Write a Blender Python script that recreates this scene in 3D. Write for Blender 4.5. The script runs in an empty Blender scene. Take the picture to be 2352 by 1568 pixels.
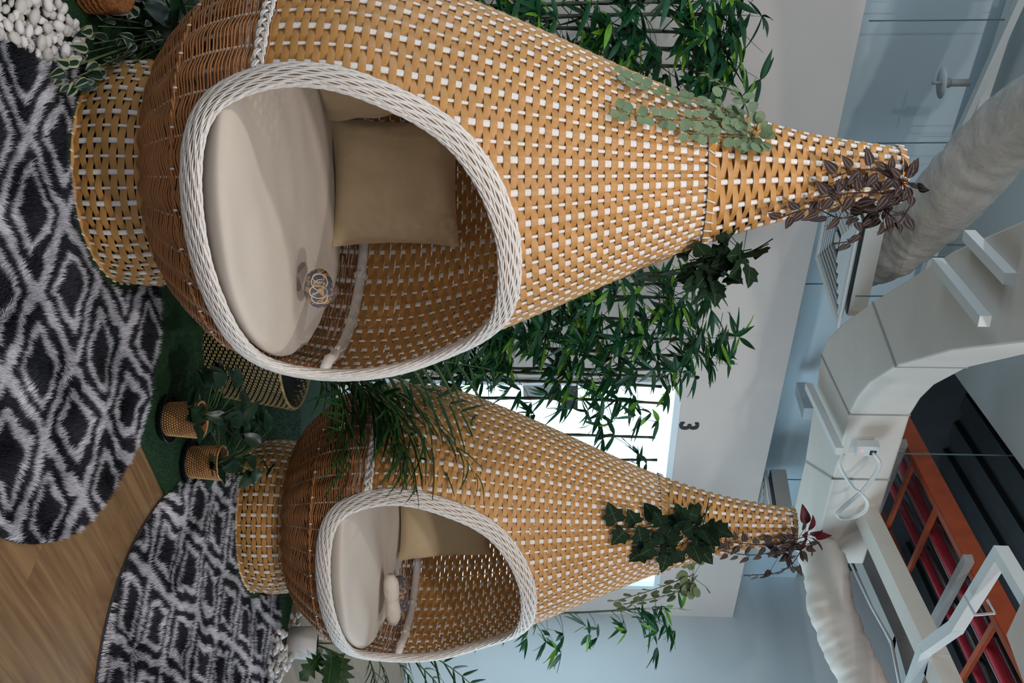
import bpy, math, random
import numpy as np
from mathutils import Vector, Matrix, noise as mnoise
random.seed(7); np.random.seed(7)
SC = bpy.context.scene
COL = SC.collection
PI = math.pi

# ------------------------------------------------------------------ camera
F_PX, PITCH, ROLL, EYE = 2400.0, 0.0609, -0.01, 1.5
def ray(tx, ty):
    a0 = (tx-1176)/F_PX; b0 = (ty-784)/F_PX
    a = a0*math.cos(ROLL)-b0*math.sin(ROLL); b = a0*math.sin(ROLL)+b0*math.cos(ROLL)
    c, s = math.cos(PITCH), math.sin(PITCH)
    return Vector((b, c+a*s, -s+a*c))
CAMP = Vector((0, 0, EYE))
def at_y(tx, ty, y):
    d = ray(tx, ty); return CAMP+d*(y/d.y)
def at_z(tx, ty, z):
    d = ray(tx, ty); return CAMP+d*((z-EYE)/d.z)
def at_k(tx, ty, k):            # on the vertical plane y - x = k (parallel to the back wall)
    d = ray(tx, ty); return CAMP+d*(k/(d.y-d.x))
cam = bpy.data.cameras.new('camera'); cam.sensor_width = 36; cam.lens = F_PX*36/2352
cam.clip_end = 100
camo = bpy.data.objects.new('camera', cam); COL.objects.link(camo); SC.camera = camo
_c, _s = math.cos(PITCH), math.sin(PITCH)
_F = Vector((0, _c, -_s)); _U = Vector((0, _s, _c)); _R = Vector((1, 0, 0))
_X = _U*math.cos(ROLL)+_R*math.sin(ROLL)            # picture right (the picture lies on its side)
_D = _R*math.cos(ROLL)-_U*math.sin(ROLL)            # picture down
m = Matrix.Identity(4)
for i in range(3):
    m[i][0] = _X[i]; m[i][1] = -_D[i]; m[i][2] = -_F[i]; m[i][3] = CAMP[i]
camo.matrix_world = m

# ------------------------------------------------------------------ world, lamps, exposure
w = bpy.data.worlds.new('world'); SC.world = w; w.use_nodes = True
bg = w.node_tree.nodes['Background']; bg.inputs[0].default_value = (0.78, 0.88, 1.0, 1); bg.inputs[1].default_value = 0.30
def area_light(loc, target, size, power, color, sy=None):
    l = bpy.data.lights.new('ceiling_or_fill_light', 'AREA'); l.size = size; l.energy = power; l.color = color  # shared by the ceiling lamps and the added fill lights
    if sy: l.shape = 'RECTANGLE'; l.size_y = sy
    o = bpy.data.objects.new('ceiling_or_fill_light', l); COL.objects.link(o); o.location = loc
    o.rotation_euler = (Vector(target)-Vector(loc)).to_track_quat('-Z', 'Y').to_euler()
    return o
area_light((0.9, 0.6, 3.7), (-0.2, 3.8, 0.8), 0.14, 46, (1.0, 0.93, 0.88))
area_light((-1.6, 0.9, 3.7), (-0.3, 3.8, 0.7), 0.14, 34, (1.0, 0.94, 0.90))
area_light((2.6, 1.6, 3.7), (0.8, 4.9, 0.8), 0.14, 36, (1.0, 0.93, 0.89))
area_light((0.2, -1.6, 2.3), (0.2, 4.5, 1.4), 3.0, 24, (1.0, 0.97, 0.96), 1.8)      # unseen soft fill added behind the camera for flatter light
area_light((4.5, 6.0, 1.5), (0.4, 6.4, 3.1), 2.2, 120, (0.66, 0.86, 1.0), 2.2)      # added cool fill, low at the side, lifting duct underside and upper wall
area_light((-3.2, 2.6, 1.8), (-1.2, 6.6, 3.2), 2.0, 40, (0.74, 0.88, 1.0), 1.6)     # added cool fill for the upper left
SC.view_settings.view_transform = 'Standard'; SC.view_settings.look = 'None'
SC.view_settings.exposure = -0.12; SC.view_settings.gamma = 1.0; SC.view_settings.use_curve_mapping = False

# ------------------------------------------------------------------ helpers
def lin(c):
    return tuple(((x/255)/12.92 if x/255 <= .04045 else ((x/255+.055)/1.055)**2.4) for x in c)+(1,)
def mat(name, rgb, rough=.6, var=0.0, scale=20, bump=0.0, bscale=None, metal=0, spec=.5, stretch=None, emit=None, rgb2=None, sheen=0):
    m = bpy.data.materials.new(name); m.use_nodes = True; nt = m.node_tree; N = nt.nodes; L = nt.links
    b = N['Principled BSDF']; c = lin(rgb)
    b.inputs['Base Color'].default_value = c; b.inputs['Roughness'].default_value = rough
    b.inputs['Metallic'].default_value = metal; b.inputs['Specular IOR Level'].default_value = spec
    if sheen: b.inputs['Sheen Weight'].default_value = sheen
    if emit: b.inputs['Emission Color'].default_value = lin(emit[0]); b.inputs['Emission Strength'].default_value = emit[1]
    if var or bump:
        tc = N.new('ShaderNodeTexCoord'); mp = N.new('ShaderNodeMapping'); L.new(tc.outputs['Object'], mp.inputs[0])
        if stretch: mp.inputs['Scale'].default_value = stretch
        n = N.new('ShaderNodeTexNoise'); n.inputs['Scale'].default_value = scale; n.inputs['Detail'].default_value = 4
        L.new(mp.outputs[0], n.inputs[0])
        if var:
            r = N.new('ShaderNodeValToRGB'); e = r.color_ramp.elements
            e[0].position = .3; e[1].position = .7
            e[0].color = tuple(x*(1-var) for x in c[:3])+(1,)
            e[1].color = lin(rgb2) if rgb2 else tuple(min(1, x*(1+var)) for x in c[:3])+(1,)
            L.new(n.outputs[0], r.inputs[0]); L.new(r.outputs[0], b.inputs['Base Color'])
        if bump:
            n2 = n
            if bscale:
                n2 = N.new('ShaderNodeTexNoise'); n2.inputs['Scale'].default_value = bscale; L.new(mp.outputs[0], n2.inputs[0])
            bp = N.new('ShaderNodeBump'); bp.inputs['Strength'].default_value = bump; bp.inputs['Distance'].default_value = .01
            L.new(n2.outputs[0], bp.inputs['Height']); L.new(bp.outputs[0], b.inputs['Normal'])
    return m

class MB:
    """collects verts and faces; build() links them as one mesh object"""
    def __init__(s): s.v = []; s.f = []; s.m = []; s.n = 0
    def add(s, vs, fs, mi=0):
        o = s.n; s.v.extend(vs); s.n += len(vs)
        s.f.extend([tuple(i+o for i in f) for f in fs]); s.m.extend([mi]*len(fs)); return s
    def box(s, c, size, mi=0, rot=0.0):
        hx, hy, hz = size[0]/2, size[1]/2, size[2]/2; co, si = math.cos(rot), math.sin(rot); vs = []
        for dz in (-hz, hz):
            for dx, dy in ((-hx, -hy), (hx, -hy), (hx, hy), (-hx, hy)):
                vs.append((c[0]+dx*co-dy*si, c[1]+dx*si+dy*co, c[2]+dz))
        return s.add(vs, [(0, 3, 2, 1), (4, 5, 6, 7), (0, 1, 5, 4), (1, 2, 6, 5), (2, 3, 7, 6), (3, 0, 4, 7)], mi)
    def beam(s, p, q, w, h, mi=0, up=(0, 0, 1)):
        p = Vector(p); q = Vector(q); t = (q-p).normalized(); sd = t.cross(Vector(up))
        if sd.length < 1e-4: sd = t.cross(Vector((1, 0, 0)))
        sd.normalize(); u = sd.cross(t).normalized(); vs = []
        for c in (p, q):
            for a, b in ((-1, -1), (1, -1), (1, 1), (-1, 1)): vs.append(tuple(c+sd*(a*w/2)+u*(b*h/2)))
        return s.add(vs, [(0, 3, 2, 1), (4, 5, 6, 7), (0, 1, 5, 4), (1, 2, 6, 5), (2, 3, 7, 6), (3, 0, 4, 7)], mi)
    def tube(s, pts, r, n=6, closed=False, mi=0, cap=True, ups=None):
        pts = [Vector(p) for p in pts]; N = len(pts); vs = []; up = None
        for i, p in enumerate(pts):
            if closed: t = pts[(i+1) % N]-pts[i-1]
            else: t = pts[min(i+1, N-1)]-pts[max(i-1, 0)]
            if t.length < 1e-9: t = Vector((0, 0, 1))
            t.normalize()
            if ups is not None: up = Vector(ups[i])
            if up is None: up = t.orthogonal().normalized()
            up = (up-t*up.dot(t))
            if up.length < 1e-6: up = t.orthogonal()
            up.normalize(); b = t.cross(up)
            rr = r[i] if hasattr(r, '__len__') else r
            for k in range(n):
                a = 2*PI*k/n; vs.append(tuple(p+up*(math.cos(a)*rr)+b*(math.sin(a)*rr)))
        fs = []
        for i in range(N if closed else N-1):
            j = (i+1) % N
            for k in range(n): fs.append((i*n+k, i*n+(k+1) % n, j*n+(k+1) % n, j*n+k))
        if cap and not closed: fs += [tuple(range(n-1, -1, -1)), tuple((N-1)*n+k for k in range(n))]
        return s.add(vs, fs, mi)
    def rodp(s, P, t, rt, rr, n=8, mi=0):
        """rod of oval section: rt across, rr in and out, standing at angle t of a pod"""
        N = len(P); ta = np.array((math.cos(t), math.sin(t), 0)); ra = np.array((math.sin(t), -math.cos(t), 0)); vs = []
        for i, p in enumerate(P):
            for k in range(n): a = 2*PI*k/n; vs.append(tuple(np.asarray(p)+ta*(rt*math.cos(a))+ra*(rr*math.sin(a))))
        return s.add(vs, [(i*n+k, i*n+(k+1) % n, (i+1)*n+(k+1) % n, (i+1)*n+k) for i in range(N-1) for k in range(n)], mi)
    def lathe(s, prof, n=32, c=(0, 0, 0), mi=0, capb=True, capt=False):
        vs = []; 
        for r, z in prof:
            for k in range(n): vs.append((c[0]+r*math.cos(2*PI*k/n), c[1]+r*math.sin(2*PI*k/n), c[2]+z))
        fs = []
        for i in range(len(prof)-1):
            for k in range(n): fs.append((i*n+k, i*n+(k+1) % n, (i+1)*n+(k+1) % n, (i+1)*n+k))
        if capb: fs.append(tuple(range(n-1, -1, -1)))
        if capt: fs.append(tuple((len(prof)-1)*n+k for k in range(n)))
        return s.add(vs, fs, mi)
    def mesh(s, name, mats, smooth=True):
        me = bpy.data.meshes.new(name); me.from_pydata([tuple(v) for v in s.v], [], s.f)
        for mm in (mats if isinstance(mats, (list, tuple)) else [mats]): me.materials.append(mm)
        if any(s.m): me.polygons.foreach_set('material_index', s.m)
        if smooth: me.polygons.foreach_set('use_smooth', [True]*len(s.f))
        me.update(); return me
    def build(s, name, mats, parent=None, smooth=True):
        return link(name, s.mesh(name, mats, smooth), parent)
def link(name, data, parent=None):
    o = bpy.data.objects.new(name, data); COL.objects.link(o)
    if parent: o.parent = parent
    return o
def tag(o, label=None, cat=None, group=None, kind=None):
    if label: o['label'] = label
    if cat: o['category'] = cat
    if group: o['group'] = group
    if kind: o['kind'] = kind
    return o
def empty(name, loc=(0, 0, 0), rz=0.0, **k):
    o = link(name, None); o.location = loc; o.rotation_euler = (0, 0, rz); o.empty_display_size = .1
    return tag(o, **k)
def np_mesh(name, V, Fa, mats, mi=None, smooth=False):
    me = bpy.data.meshes.new(name); V = np.asarray(V, np.float32); Fa = np.asarray(Fa, np.int32); k = Fa.shape[1]
    me.vertices.add(len(V)); me.vertices.foreach_set('co', V.ravel()); me.loops.add(Fa.size); me.loops.foreach_set('vertex_index', Fa.ravel())
    me.polygons.add(len(Fa)); me.polygons.foreach_set('loop_start', np.arange(0, Fa.size, k, dtype=np.int32))
    for mm in mats: me.materials.append(mm)
    if mi is not None: me.polygons.foreach_set('material_index', np.asarray(mi, np.int32))
    if smooth: me.polygons.foreach_set('use_smooth', np.ones(len(Fa), bool))
    me.update(calc_edges=True); return me
def crom(P, n, closed=False):
    """Catmull-Rom through P, n samples per span"""
    P = [np.array(p, float) for p in P]; N = len(P); out = []
    for i in range(N if closed else N-1):
        p0 = P[i-1] if (closed or i > 0) else P[0]; p1 = P[i]; p2 = P[(i+1) % N]
        p3 = P[(i+2) % N] if (closed or i+2 < N) else P[-1]
        for k in range(n):
            t = k/n
            out.append(.5*((2*p1)+(-p0+p2)*t+(2*p0-5*p1+4*p2-p3)*t*t+(-p0+3*p1-3*p2+p3)*t**3))
    if not closed: out.append(P[-1])
    return out
def orient(loc, d, nrm, s):
    """matrix: local +Y along d, local +Z towards nrm, uniform or xyz scale s"""
    y = Vector(d).normalized(); z = Vector(nrm); z = z-y*z.dot(y)
    if z.length < 1e-4: z = y.orthogonal()
    z.normalize(); x = y.cross(z); M = Matrix.Identity(4)
    if not hasattr(s, '__len__'): s = (s, s, s)
    for i in range(3):
        M[i][0] = x[i]*s[0]; M[i][1] = y[i]*s[1]; M[i][2] = z[i]*s[2]; M[i][3] = loc[i]
    return M

# ------------------------------------------------------------------ materials
M = dict(
    strap=mat('tan_strap', (194, 142, 80), .45, .08, 9, .05, 90),
    reed=mat('brown_reed', (176, 118, 70), .5, .2, 14, .05, 200),
    reed_in=mat('brown_core', (70, 40, 20), .8),
    rimcore=mat('rim_core', (150, 126, 106), .8),
    white=mat('white_rattan', (238, 232, 226), .5, .06, 60, .25, 260),
    cream=mat('cream_cotton', (214, 203, 190), .95, .03, 6, .15, 700, sheen=.2),
    beige=mat('beige_cotton', (212, 190, 152), .95, .04, 6, .15, 700, sheen=.2),
    wallgrey=mat('grey_wall_paint', (208, 197, 190), .85, .02, 3),
    wallblue=mat('wall_daylight_tint', (190, 210, 220), .85, .03, 2),  # blue of the daylight put into the upper wall's colour
    wallwhite=mat('white_wall_paint', (205, 216, 222), .85, .02, 2),
    ceil=mat('ceiling_paint', (196, 208, 210), .9, .04, 2),
    deck=mat('dark_metal_deck', (34, 40, 44), .7, .25, 4),
    duct=mat('white_duct_wrap', (212, 208, 200), .6, .05, 3, .3, 6),
    foil=mat('plastic_wrapped_duct', (180, 178, 172), .3, .15, 9, .7, 30, spec=.7),
    metalw=mat('white_metal', (214, 220, 220), .45),
    greymet=mat('grey_metal', (150, 152, 150), .5, .06, 8),
    orange=mat('orange_tray_paint', (172, 76, 38), .5, .15, 12),
    red=mat('red_pipe', (190, 34, 60), .5, .1, 6),
    black=mat('black_plastic', (18, 20, 26), .25),
    darkrod=mat('dark_teal_rod', (92, 118, 124), .5),
    turf=mat('green_turf', (18, 56, 26), .9, .3, 60),
    turf2=mat('turf_blade_light', (28, 80, 36), .8),
    culm=mat('bamboo_culm', (46, 58, 28), .35, .3, 20),
    leafd=mat('bamboo_leaf_dark', (16, 76, 40), .5, .2, 8),
    leafl=mat('bamboo_leaf_lime', (104, 160, 40), .5, .15, 8),
    palm=mat('palm_green', (26, 68, 22), .45, .3, 10),
    plant=mat('dark_leaf_green', (24, 52, 34), .35, .25, 12),
    stemg=mat('stem_green', (84, 104, 50), .6),
    ivy=mat('ivy_green', (20, 42, 22), .75, .25, 18, spec=.2),
    ivyvein=mat('ivy_vein', (60, 84, 58), .6),
    euc=mat('eucalyptus_green', (114, 134, 100), .7, .12, 10),
    eucstem=mat('eucalyptus_stem', (104, 112, 70), .7),
    purple=mat('purple_leaf', (50, 24, 30), .75, .12, 20),
    silver=mat('silver_stripe', (104, 104, 82), .75),
    maroon=mat('maroon_leaf', (86, 20, 28), .6, .1, 20),
    cream_edge=mat('cream_leaf_edge', (160, 164, 132), .5),
    pebble=mat('white_pebble', (226, 222, 220), .55, .05, 14),
    pebble2=mat('greyish_pebble', (204, 198, 192), .55, .08, 14),
    coir=mat('coir_brown', (150, 92, 44), .95, .35, 90, .8, 160),
    rattan=mat('light_rattan', (214, 166, 106), .5, .15, 60, .2, 120),
    rattand=mat('rattan_gap', (136, 84, 48), .8),
    straw=mat('straw_weave', (176, 160, 112), .6, .1, 50),
    blackweave=mat('black_weave', (24, 24, 22), .6),
    potwhite=mat('white_pot', (228, 226, 224), .6),
    soil=mat('dark_soil', (30, 24, 20), .95, .3, 60),
    navy=mat('navy_print', (40, 42, 90), .7, .3, 55, rgb2=(190, 142, 76)),
    cord=mat('white_cord', (226, 216, 196), .7),
    cloth=mat('white_cloth', (224, 212, 200), .9, .05, 20, .5, 50),
    fur=[mat('pile_dark', (64, 66, 76), .9, .2, 30), mat('pile_charcoal', (42, 43, 50), .9, .2, 30),
         mat('pile_light', (244, 242, 248), .9, .08, 30), mat('pile_grey', (206, 204, 214), .9, .1, 30)],
    frame=mat('white_window_frame', (226, 234, 238), .4),
    ink=mat('black_lettering', (28, 28, 32), .6),
    led=mat('red_indicator', (255, 60, 50), .4, emit=((255, 60, 50), 6)),
    screen=mat('dark_screen', (40, 52, 50), .2),
)
for n_ in M['navy'].node_tree.nodes:
    if n_.type == 'VALTORGB': n_.color_ramp.elements[0].position = .52; n_.color_ramp.elements[1].position = .56
g = M['glass_lit'] = mat('daylit_glass', (220, 240, 250), .3, emit=((214, 244, 255), 1.9))
# clear plastic film
pl = bpy.data.materials.new('clear_plastic'); pl.use_nodes = True
nt = pl.node_tree; b = nt.nodes['Principled BSDF']; b.inputs['Roughness'].default_value = .12
b.inputs['Base Color'].default_value = (.95, .93, .9, 1); b.inputs['Alpha'].default_value = .10
M['film'] = pl
# wood planks
wd = bpy.data.materials.new('oak_laminate'); wd.use_nodes = True; nt = wd.node_tree; N = nt.nodes; L = nt.links; b = N['Principled BSDF']
tc = N.new('ShaderNodeTexCoord'); mp = N.new('ShaderNodeMapping'); mp.inputs['Scale'].default_value = (1.2, 16, 1)
oi = N.new('ShaderNodeObjectInfo'); ad = N.new('ShaderNodeVectorMath'); ad.operation = 'ADD'
mu = N.new('ShaderNodeMath'); mu.operation = 'MULTIPLY'; mu.inputs[1].default_value = 37
L.new(oi.outputs['Random'], mu.inputs[0]); L.new(tc.outputs['Object'], ad.inputs[0]); L.new(mu.outputs[0], ad.inputs[1]); L.new(ad.outputs[0], mp.inputs[0])
nz = N.new('ShaderNodeTexNoise'); nz.inputs['Scale'].default_value = 2.2; nz.inputs['Detail'].default_value = 6; nz.inputs['Distortion'].default_value = .6
L.new(mp.outputs[0], nz.inputs[0]); cr = N.new('ShaderNodeValToRGB'); e = cr.color_ramp.elements
e[0].position = .28; e[0].color = lin((112, 84, 58)); e[1].position = .72; e[1].color = lin((152, 120, 84))
L.new(nz.outputs[0], cr.inputs[0]); L.new(cr.outputs[0], b.inputs['Base Color']); b.inputs['Roughness'].default_value = .33
M['wood'] = wd

E1 = Vector((1, 1, 0)).normalized(); E2 = Vector((1, -1, 0)).normalized()     # along the back wall / out of it
def wp(s, k, z=0.0):            # s = distance along wall direction, k = y-x
    return Vector((s/math.sqrt(2)-k/2, s/math.sqrt(2)+k/2, z))
WR = PI/4

# ------------------------------------------------------------------ setting: floor, walls, ceiling
sub = MB(); sub.box((0.5, 4.5, -.06), (16, 16, .08)); fl = sub.build('floor', M['soil'], smooth=False); fl['kind'] = 'structure'
pm = {}
def plank(s0, s1, k0):
    ln = round(s1-s0, 3); key = ln
    if key not in pm:
        b_ = MB(); b_.box((0, 0, -.01), (ln-.0008, .1895, .02)); pm[key] = b_.mesh('plank', wd, smooth=False)
    o = link('plank', pm[key], fl); c = wp((s0+s1)/2, k0); o.location = (c.x, c.y, 0); o.rotation_euler = (0, 0, WR)
random.seed(3)
kk = -0.2; row = 0
while kk < 7.2:
    off = (row*.47) % 1.28
    s = -1.0-off+1.28*0
    while s < 10.2:
        c = wp(s+.64, kk); 
        if c.y > 1.6 and abs(c.x) < 1.0+.36*c.y and not (c.x < .1 and False): plank(s, s+1.28, kk)
        s += 1.28
    kk += .19*math.sqrt(2); row += 1
def quad_wall(name, s0, s1, k, z0, z1, mt, th=.1):
    b_ = MB(); c = wp((s0+s1)/2, k, (z0+z1)/2)+Vector((-1, 1, 0)).normalized()*(th/2)
    b_.box(c, (s1-s0, th, z1-z0), rot=WR); o = b_.build(name, mt, smooth=False); o['kind'] = 'structure'; return o
# wall: k=7.27 ; corner at s=(2.54+9.81)/sqrt2 = 8.73
SCN = 12.345/math.sqrt(2); KW = 7.27; ZT = 2.98
SW0, SW1 = (0.265+7.535)/math.sqrt(2), (2.2+9.47)/math.sqrt(2)      # window span along the wall
WH = 2.27
bw = MB()
def wbox(bm, s0, s1, z0, z1, k=KW, th=.12, mi=0):
    c = wp((s0+s1)/2, k, (z0+z1)/2)+Vector((-1, 1, 0)).normalized()*(th/2); bm.box(c, (s1-s0, th, z1-z0), mi, rot=WR)
wbox(bw, 1.0, SW0, 0, ZT); wbox(bw, SW1, SCN, 0, ZT); wbox(bw, SW0, SW1, WH, ZT)
tag(bw.build('wall_back', M['wallgrey'], smooth=False), kind='structure')
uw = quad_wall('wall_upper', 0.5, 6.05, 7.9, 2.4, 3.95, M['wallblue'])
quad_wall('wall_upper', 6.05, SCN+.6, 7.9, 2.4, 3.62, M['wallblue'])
quad_wall('wall_cavity', 5.0, SCN+3, 8.02, 3.5, 4.9, M['deck'])
# right hand wall, perpendicular
b_ = MB(); c = Vector((1, -1, 0)).normalized()
p0 = wp(SCN, 8.2); p1 = wp(SCN, 2.0)
b_.box(((p0.x+p1.x)/2+E1.x*.06, (p0.y+p1.y)/2+E1.y*.06, 2.3), ((p1-p0).length, .12, 4.6), rot=-WR)
tag(b_.build('wall_right', M['wallwhite'], smooth=False), kind='structure')
b_ = MB(); b_.box(((p0.x+p1.x)/2+E1.x*.16, (p0.y+p1.y)/2+E1.y*.16, 4.2), ((p1-p0).length, .12, 1.3), rot=-WR); b_.v = [(x, y, z+.75) for x, y, z in b_.v]; tag(b_.build('wall_cavity', M['deck'], smooth=False), kind='structure')
# window
wn = empty('window_1', (0, 0, 0)); wn['kind'] = 'structure'
b_ = MB(); t_ = .05
wbox(b_, SW0, SW1, WH-t_, WH, KW-.03, .12); wbox(b_, SW0, SW0+t_, 0, WH-t_, KW-.03, .12); wbox(b_, SW1-t_, SW1, 0, WH-t_, KW-.03, .12)
sm = (SW0+SW1)/2+.05; wbox(b_, sm-.03, sm+.03, 0, WH-t_, KW-.02, .1); wbox(b_, SW0+t_, SW1-t_, 0, .08, KW-.02, .1)
b_.build('window_frame', M['frame'], wn, smooth=False)
for a, c_ in ((SW0+t_, sm-.03), (sm+.03, SW1-t_)):
    b_ = MB(); wbox(b_, a, c_, .08, WH-t_, KW+.05, .01); b_.build('pane', M['glass_lit'], wn, smooth=False)
b_ = MB(); wbox(b_, SW0+.05, SW0+.30, 1.43, 1.52, KW-.03, .03); b_.build('window_handle', M['black'], wn, smooth=False)
b_ = MB(); wbox(b_, SW0+.05, SW0+.22, 1.12, 1.40, KW+.01, .02); b_.build('grey_panel', M['greymet'], wn, smooth=False)
# room number
cu = bpy.data.curves.new('wall_number', 'FONT'); cu.body = '3'; cu.size = .20; cu.extrude = .004; cu.align_x = 'CENTER'; cu.align_y = 'CENTER'
cu.offset = .004
o = link('wall_number', cu); p = at_k(1580, 977, KW); o.location = p+Vector((1, -1, 0)).normalized()*.006
o.rotation_euler = (PI/2, 0, WR); cu.materials.append(M['ink'])
bpy.context.view_layer.update(); me_ = bpy.data.meshes.new_from_object(o.evaluated_get(bpy.context.evaluated_depsgraph_get())); mw_ = (o.location.copy(), o.rotation_euler.copy()); bpy.data.objects.remove(o); o = link('wall_number', me_); o.location, o.rotation_euler = mw_
tag(o, 'black numeral 3 on the grey wall above the bright window', 'number')
# ceiling slab (left) and dark deck (right)
A = Vector((.24, 6.8, 0)); Bv = Vector((.73, 5.74, 0)); dl = (Bv-A).normalized(); P0 = A-dl*3.2; P1 = A+dl*7.5; nl = Vector((dl.y, -dl.x, 0))
if nl.x > 0: nl = -nl
b_ = MB(); vs = []
for z in (3.95, 4.25):
    for p in (P0, P1, P1+nl*6, P0+nl*6): vs.append((p.x, p.y, z))
b_.add(vs, [(3, 2, 1, 0), (4, 5, 6, 7), (0, 1, 5, 4), (1, 2, 6, 5), (2, 3, 7, 6), (3, 0, 4, 7)])
tag(b_.build('ceiling', M['ceil'], smooth=False), kind='structure')
b_ = MB(); n = 44; vs = []; fs = []
for i in range(n+1):
    q = -nl*(i*.16); z = 4.55+(.05 if (i//1) % 2 else 0)
    for zz in ((4.55 if i % 2 else 4.59), (4.59 if i % 2 else 4.55)):
        for p in (P0-nl*-.2, P1): vs.append((p.x+q.x, p.y+q.y, zz))
for i in range(2*n+1): fs.append((2*i, 2*i+1, 2*i+3, 2*i+2))
b_.add(vs, fs); tag(b_.build('ceiling_deck', M['deck'], smooth=False), kind='structure')
# beam under the ceiling along the upper wall
b_ = MB(); b_.beam(wp(1.0, 7.72, 3.86), wp(SCN, 7.72, 3.86), .07, .05); tag(b_.build('trim_1', M['metalw'], smooth=False), kind='structure')

# turf
tp = [(-1.75, 1.5), (.327, 3.485), (.592, 3.758), (1.78, 5.13)]
q3 = wp((1.78+5.13)/math.sqrt(2)-.1, 6.2); tp += [(q3.x, q3.y), (-2.9, 3.2)]
b_ = MB(); b_.add([(x, y, .012) for x, y in tp]+[(x, y, 0.0005) for x, y in tp], [tuple(range(6))]+[(i, i+6, (i+1) % 6+6, (i+1) % 6) for i in range(6)])
turf = b_.build('turf_mat', M['turf'], smooth=False)
tag(turf, 'green artificial turf mat under both wicker pods', 'turf')
def in_poly(x, y, P):
    P = np.asarray(P); x = np.asarray(x, float); y = np.asarray(y, float); r = np.zeros(x.shape, bool); j = len(P)-1
    for i in range(len(P)):
        xi, yi = P[i]; xj, yj = P[j]
        if yi != yj:
            r ^= ((yi > y) != (yj > y)) & (x < (xj-xi)*(y-yi)/(yj-yi)+xi)
        j = i
    return r
C1 = (-.5355, 3.3432); C2 = (.8357, 4.867)
R1C, R1R = (-.13, 2.93), .715
def in_rug1(x, y): return ((x-R1C[0])**2+(y-R1C[1])**2) < R1R**2
R2C = (1.29, 4.2); R2D = (.2, .98)
def rug2_uv(x, y):
    dx = x-R2C[0]; dy = y-R2C[1]; return (dx*R2D[0]+dy*R2D[1])/1.02, (dx*R2D[1]-dy*R2D[0])/.75
def in_rug2(x, y):
    u, v = rug2_uv(x, y); return u*u+v*v < 1
def blades(n, xy, z0, length, width, lean, seed, jit=.5):
    rs = np.random.RandomState(seed); x, y = xy; a = rs.rand(n)*2*PI
    wx = np.cos(a)*width/2; wy = np.sin(a)*width/2; ln = length*(.7+.6*rs.rand(n))
    lx = (lean[0]+jit*(rs.rand(n)-.5))*ln; ly = (lean[1]+jit*(rs.rand(n)-.5))*ln
    h = np.sqrt(np.maximum(ln**2-lx**2-ly**2, (ln*.3)**2))
    V = np.empty((n, 3, 3)); V[:, 0] = np.stack([x-wx, y-wy, np.full(n, z0)], 1); V[:, 1] = np.stack([x+wx, y+wy, np.full(n, z0)], 1)
    V[:, 2] = np.stack([x+lx, y+ly, z0+h], 1); return V.reshape(-1, 3), np.arange(3*n).reshape(-1, 3)
rs = np.random.RandomState(1)
x = rs.uniform(-1.6, 2.0, 160000); y = rs.uniform(2.2, 5.6, 160000)
ok = in_poly(x, y, tp) & ~in_rug1(x, y) & ~in_rug2(x, y) & (np.abs(x) < .36*y+.1); x = x[ok]; y = y[ok]; n = len(x)
V, Fa = blades(n, (x, y), .011, .011, .0025, (np.zeros(n), np.zeros(n)), 2, 1.2)
o = link('grass_pile', np_mesh('grass_pile', V, Fa, [M['turf'], M['turf2']], (rs.rand(n) < .25).astype(int)), turf); o['kind'] = 'stuff'

# rugs
def fbm(x, y, sc, seed):
    rs = np.random.RandomState(seed); r = 0
    for o_ in range(3):
        f = sc*2**o_
        for _ in range(4):
            a = rs.rand()*2*PI; ph = rs.rand()*2*PI; r = r+np.sin((x*math.cos(a)+y*math.sin(a))*f+ph+1.3*np.sin((x*math.sin(a)-y*math.cos(a))*f*.8+ph*2))/(2**o_)/4
    return r
def rug(label, inside, bbox, outline, cell, rotr, skip, n, seed):
    root = empty('shaggy_rug', (0, 0, 0)); tag(root, label, 'rug')
    P = outline; k = len(P); zb = .010
    b_ = MB(); b_.add([(px, py, zb) for px, py in P]+[(px, py, .0015) for px, py in P], [tuple(range(k))]+[(i, i+k, (i+1) % k+k, (i+1) % k) for i in range(k)])
    b_.build('backing', M['fur'][0], root, smooth=False)
    rs = np.random.RandomState(seed); x = rs.uniform(bbox[0], bbox[1], n); y = rs.uniform(bbox[2], bbox[3], n)
    ok = inside(x, y)
    for (cx, cy, rr) in skip: ok &= ((x-cx)**2+(y-cy)**2) > rr*rr
    x = x[ok]; y = y[ok]; n = len(x)
    wx = x+.022*fbm(x, y, 9, seed+1)+.012*fbm(x, y, 40, seed+9); wy = y+.022*fbm(x, y, 9, seed+2)+.012*fbm(x, y, 40, seed+8)
    co, si = math.cos(rotr), math.sin(rotr); u = wx*co+wy*si; v = -wx*si+wy*co
    # diamond lattice: two diagonal line families, with a second diamond inside each cell
    p = u/cell[0]; q = v/cell[1]; a = p+q; bb = p-q
    fa = np.abs((a % 1)-.5); fb = np.abs((bb % 1)-.5); mx = np.maximum(fa, fb)
    white = (mx > .437) | ((mx > .225) & (mx < .315))
    lx = .6*fbm(x, y, 15, seed+4)-.1; ly = .6*fbm(x, y, 15, seed+5)-.2
    V, Fa = blades(n, (x, y), .008, .026, .0034, (lx, ly), seed+6, .5)
    r = rs.rand(n); mi = np.where(white, np.where(r < .75, 2, 3), np.where(r < .6, 0, 1))
    o = link('pile', np_mesh('pile', V, Fa, M['fur'], mi), root); o['kind'] = 'stuff'
    return root
ci = [(R1C[0]+R1R*math.cos(a*PI/36), R1C[1]+R1R*math.sin(a*PI/36)) for a in range(72)]
rug('round charcoal shaggy rug with white diamond lattice, around the large pod', in_rug1, (-.9, .65, 2.3, 3.7), ci, (.42, .37), .12, [(C1[0], C1[1], .385)], 330000, 20)
ci = []
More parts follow.
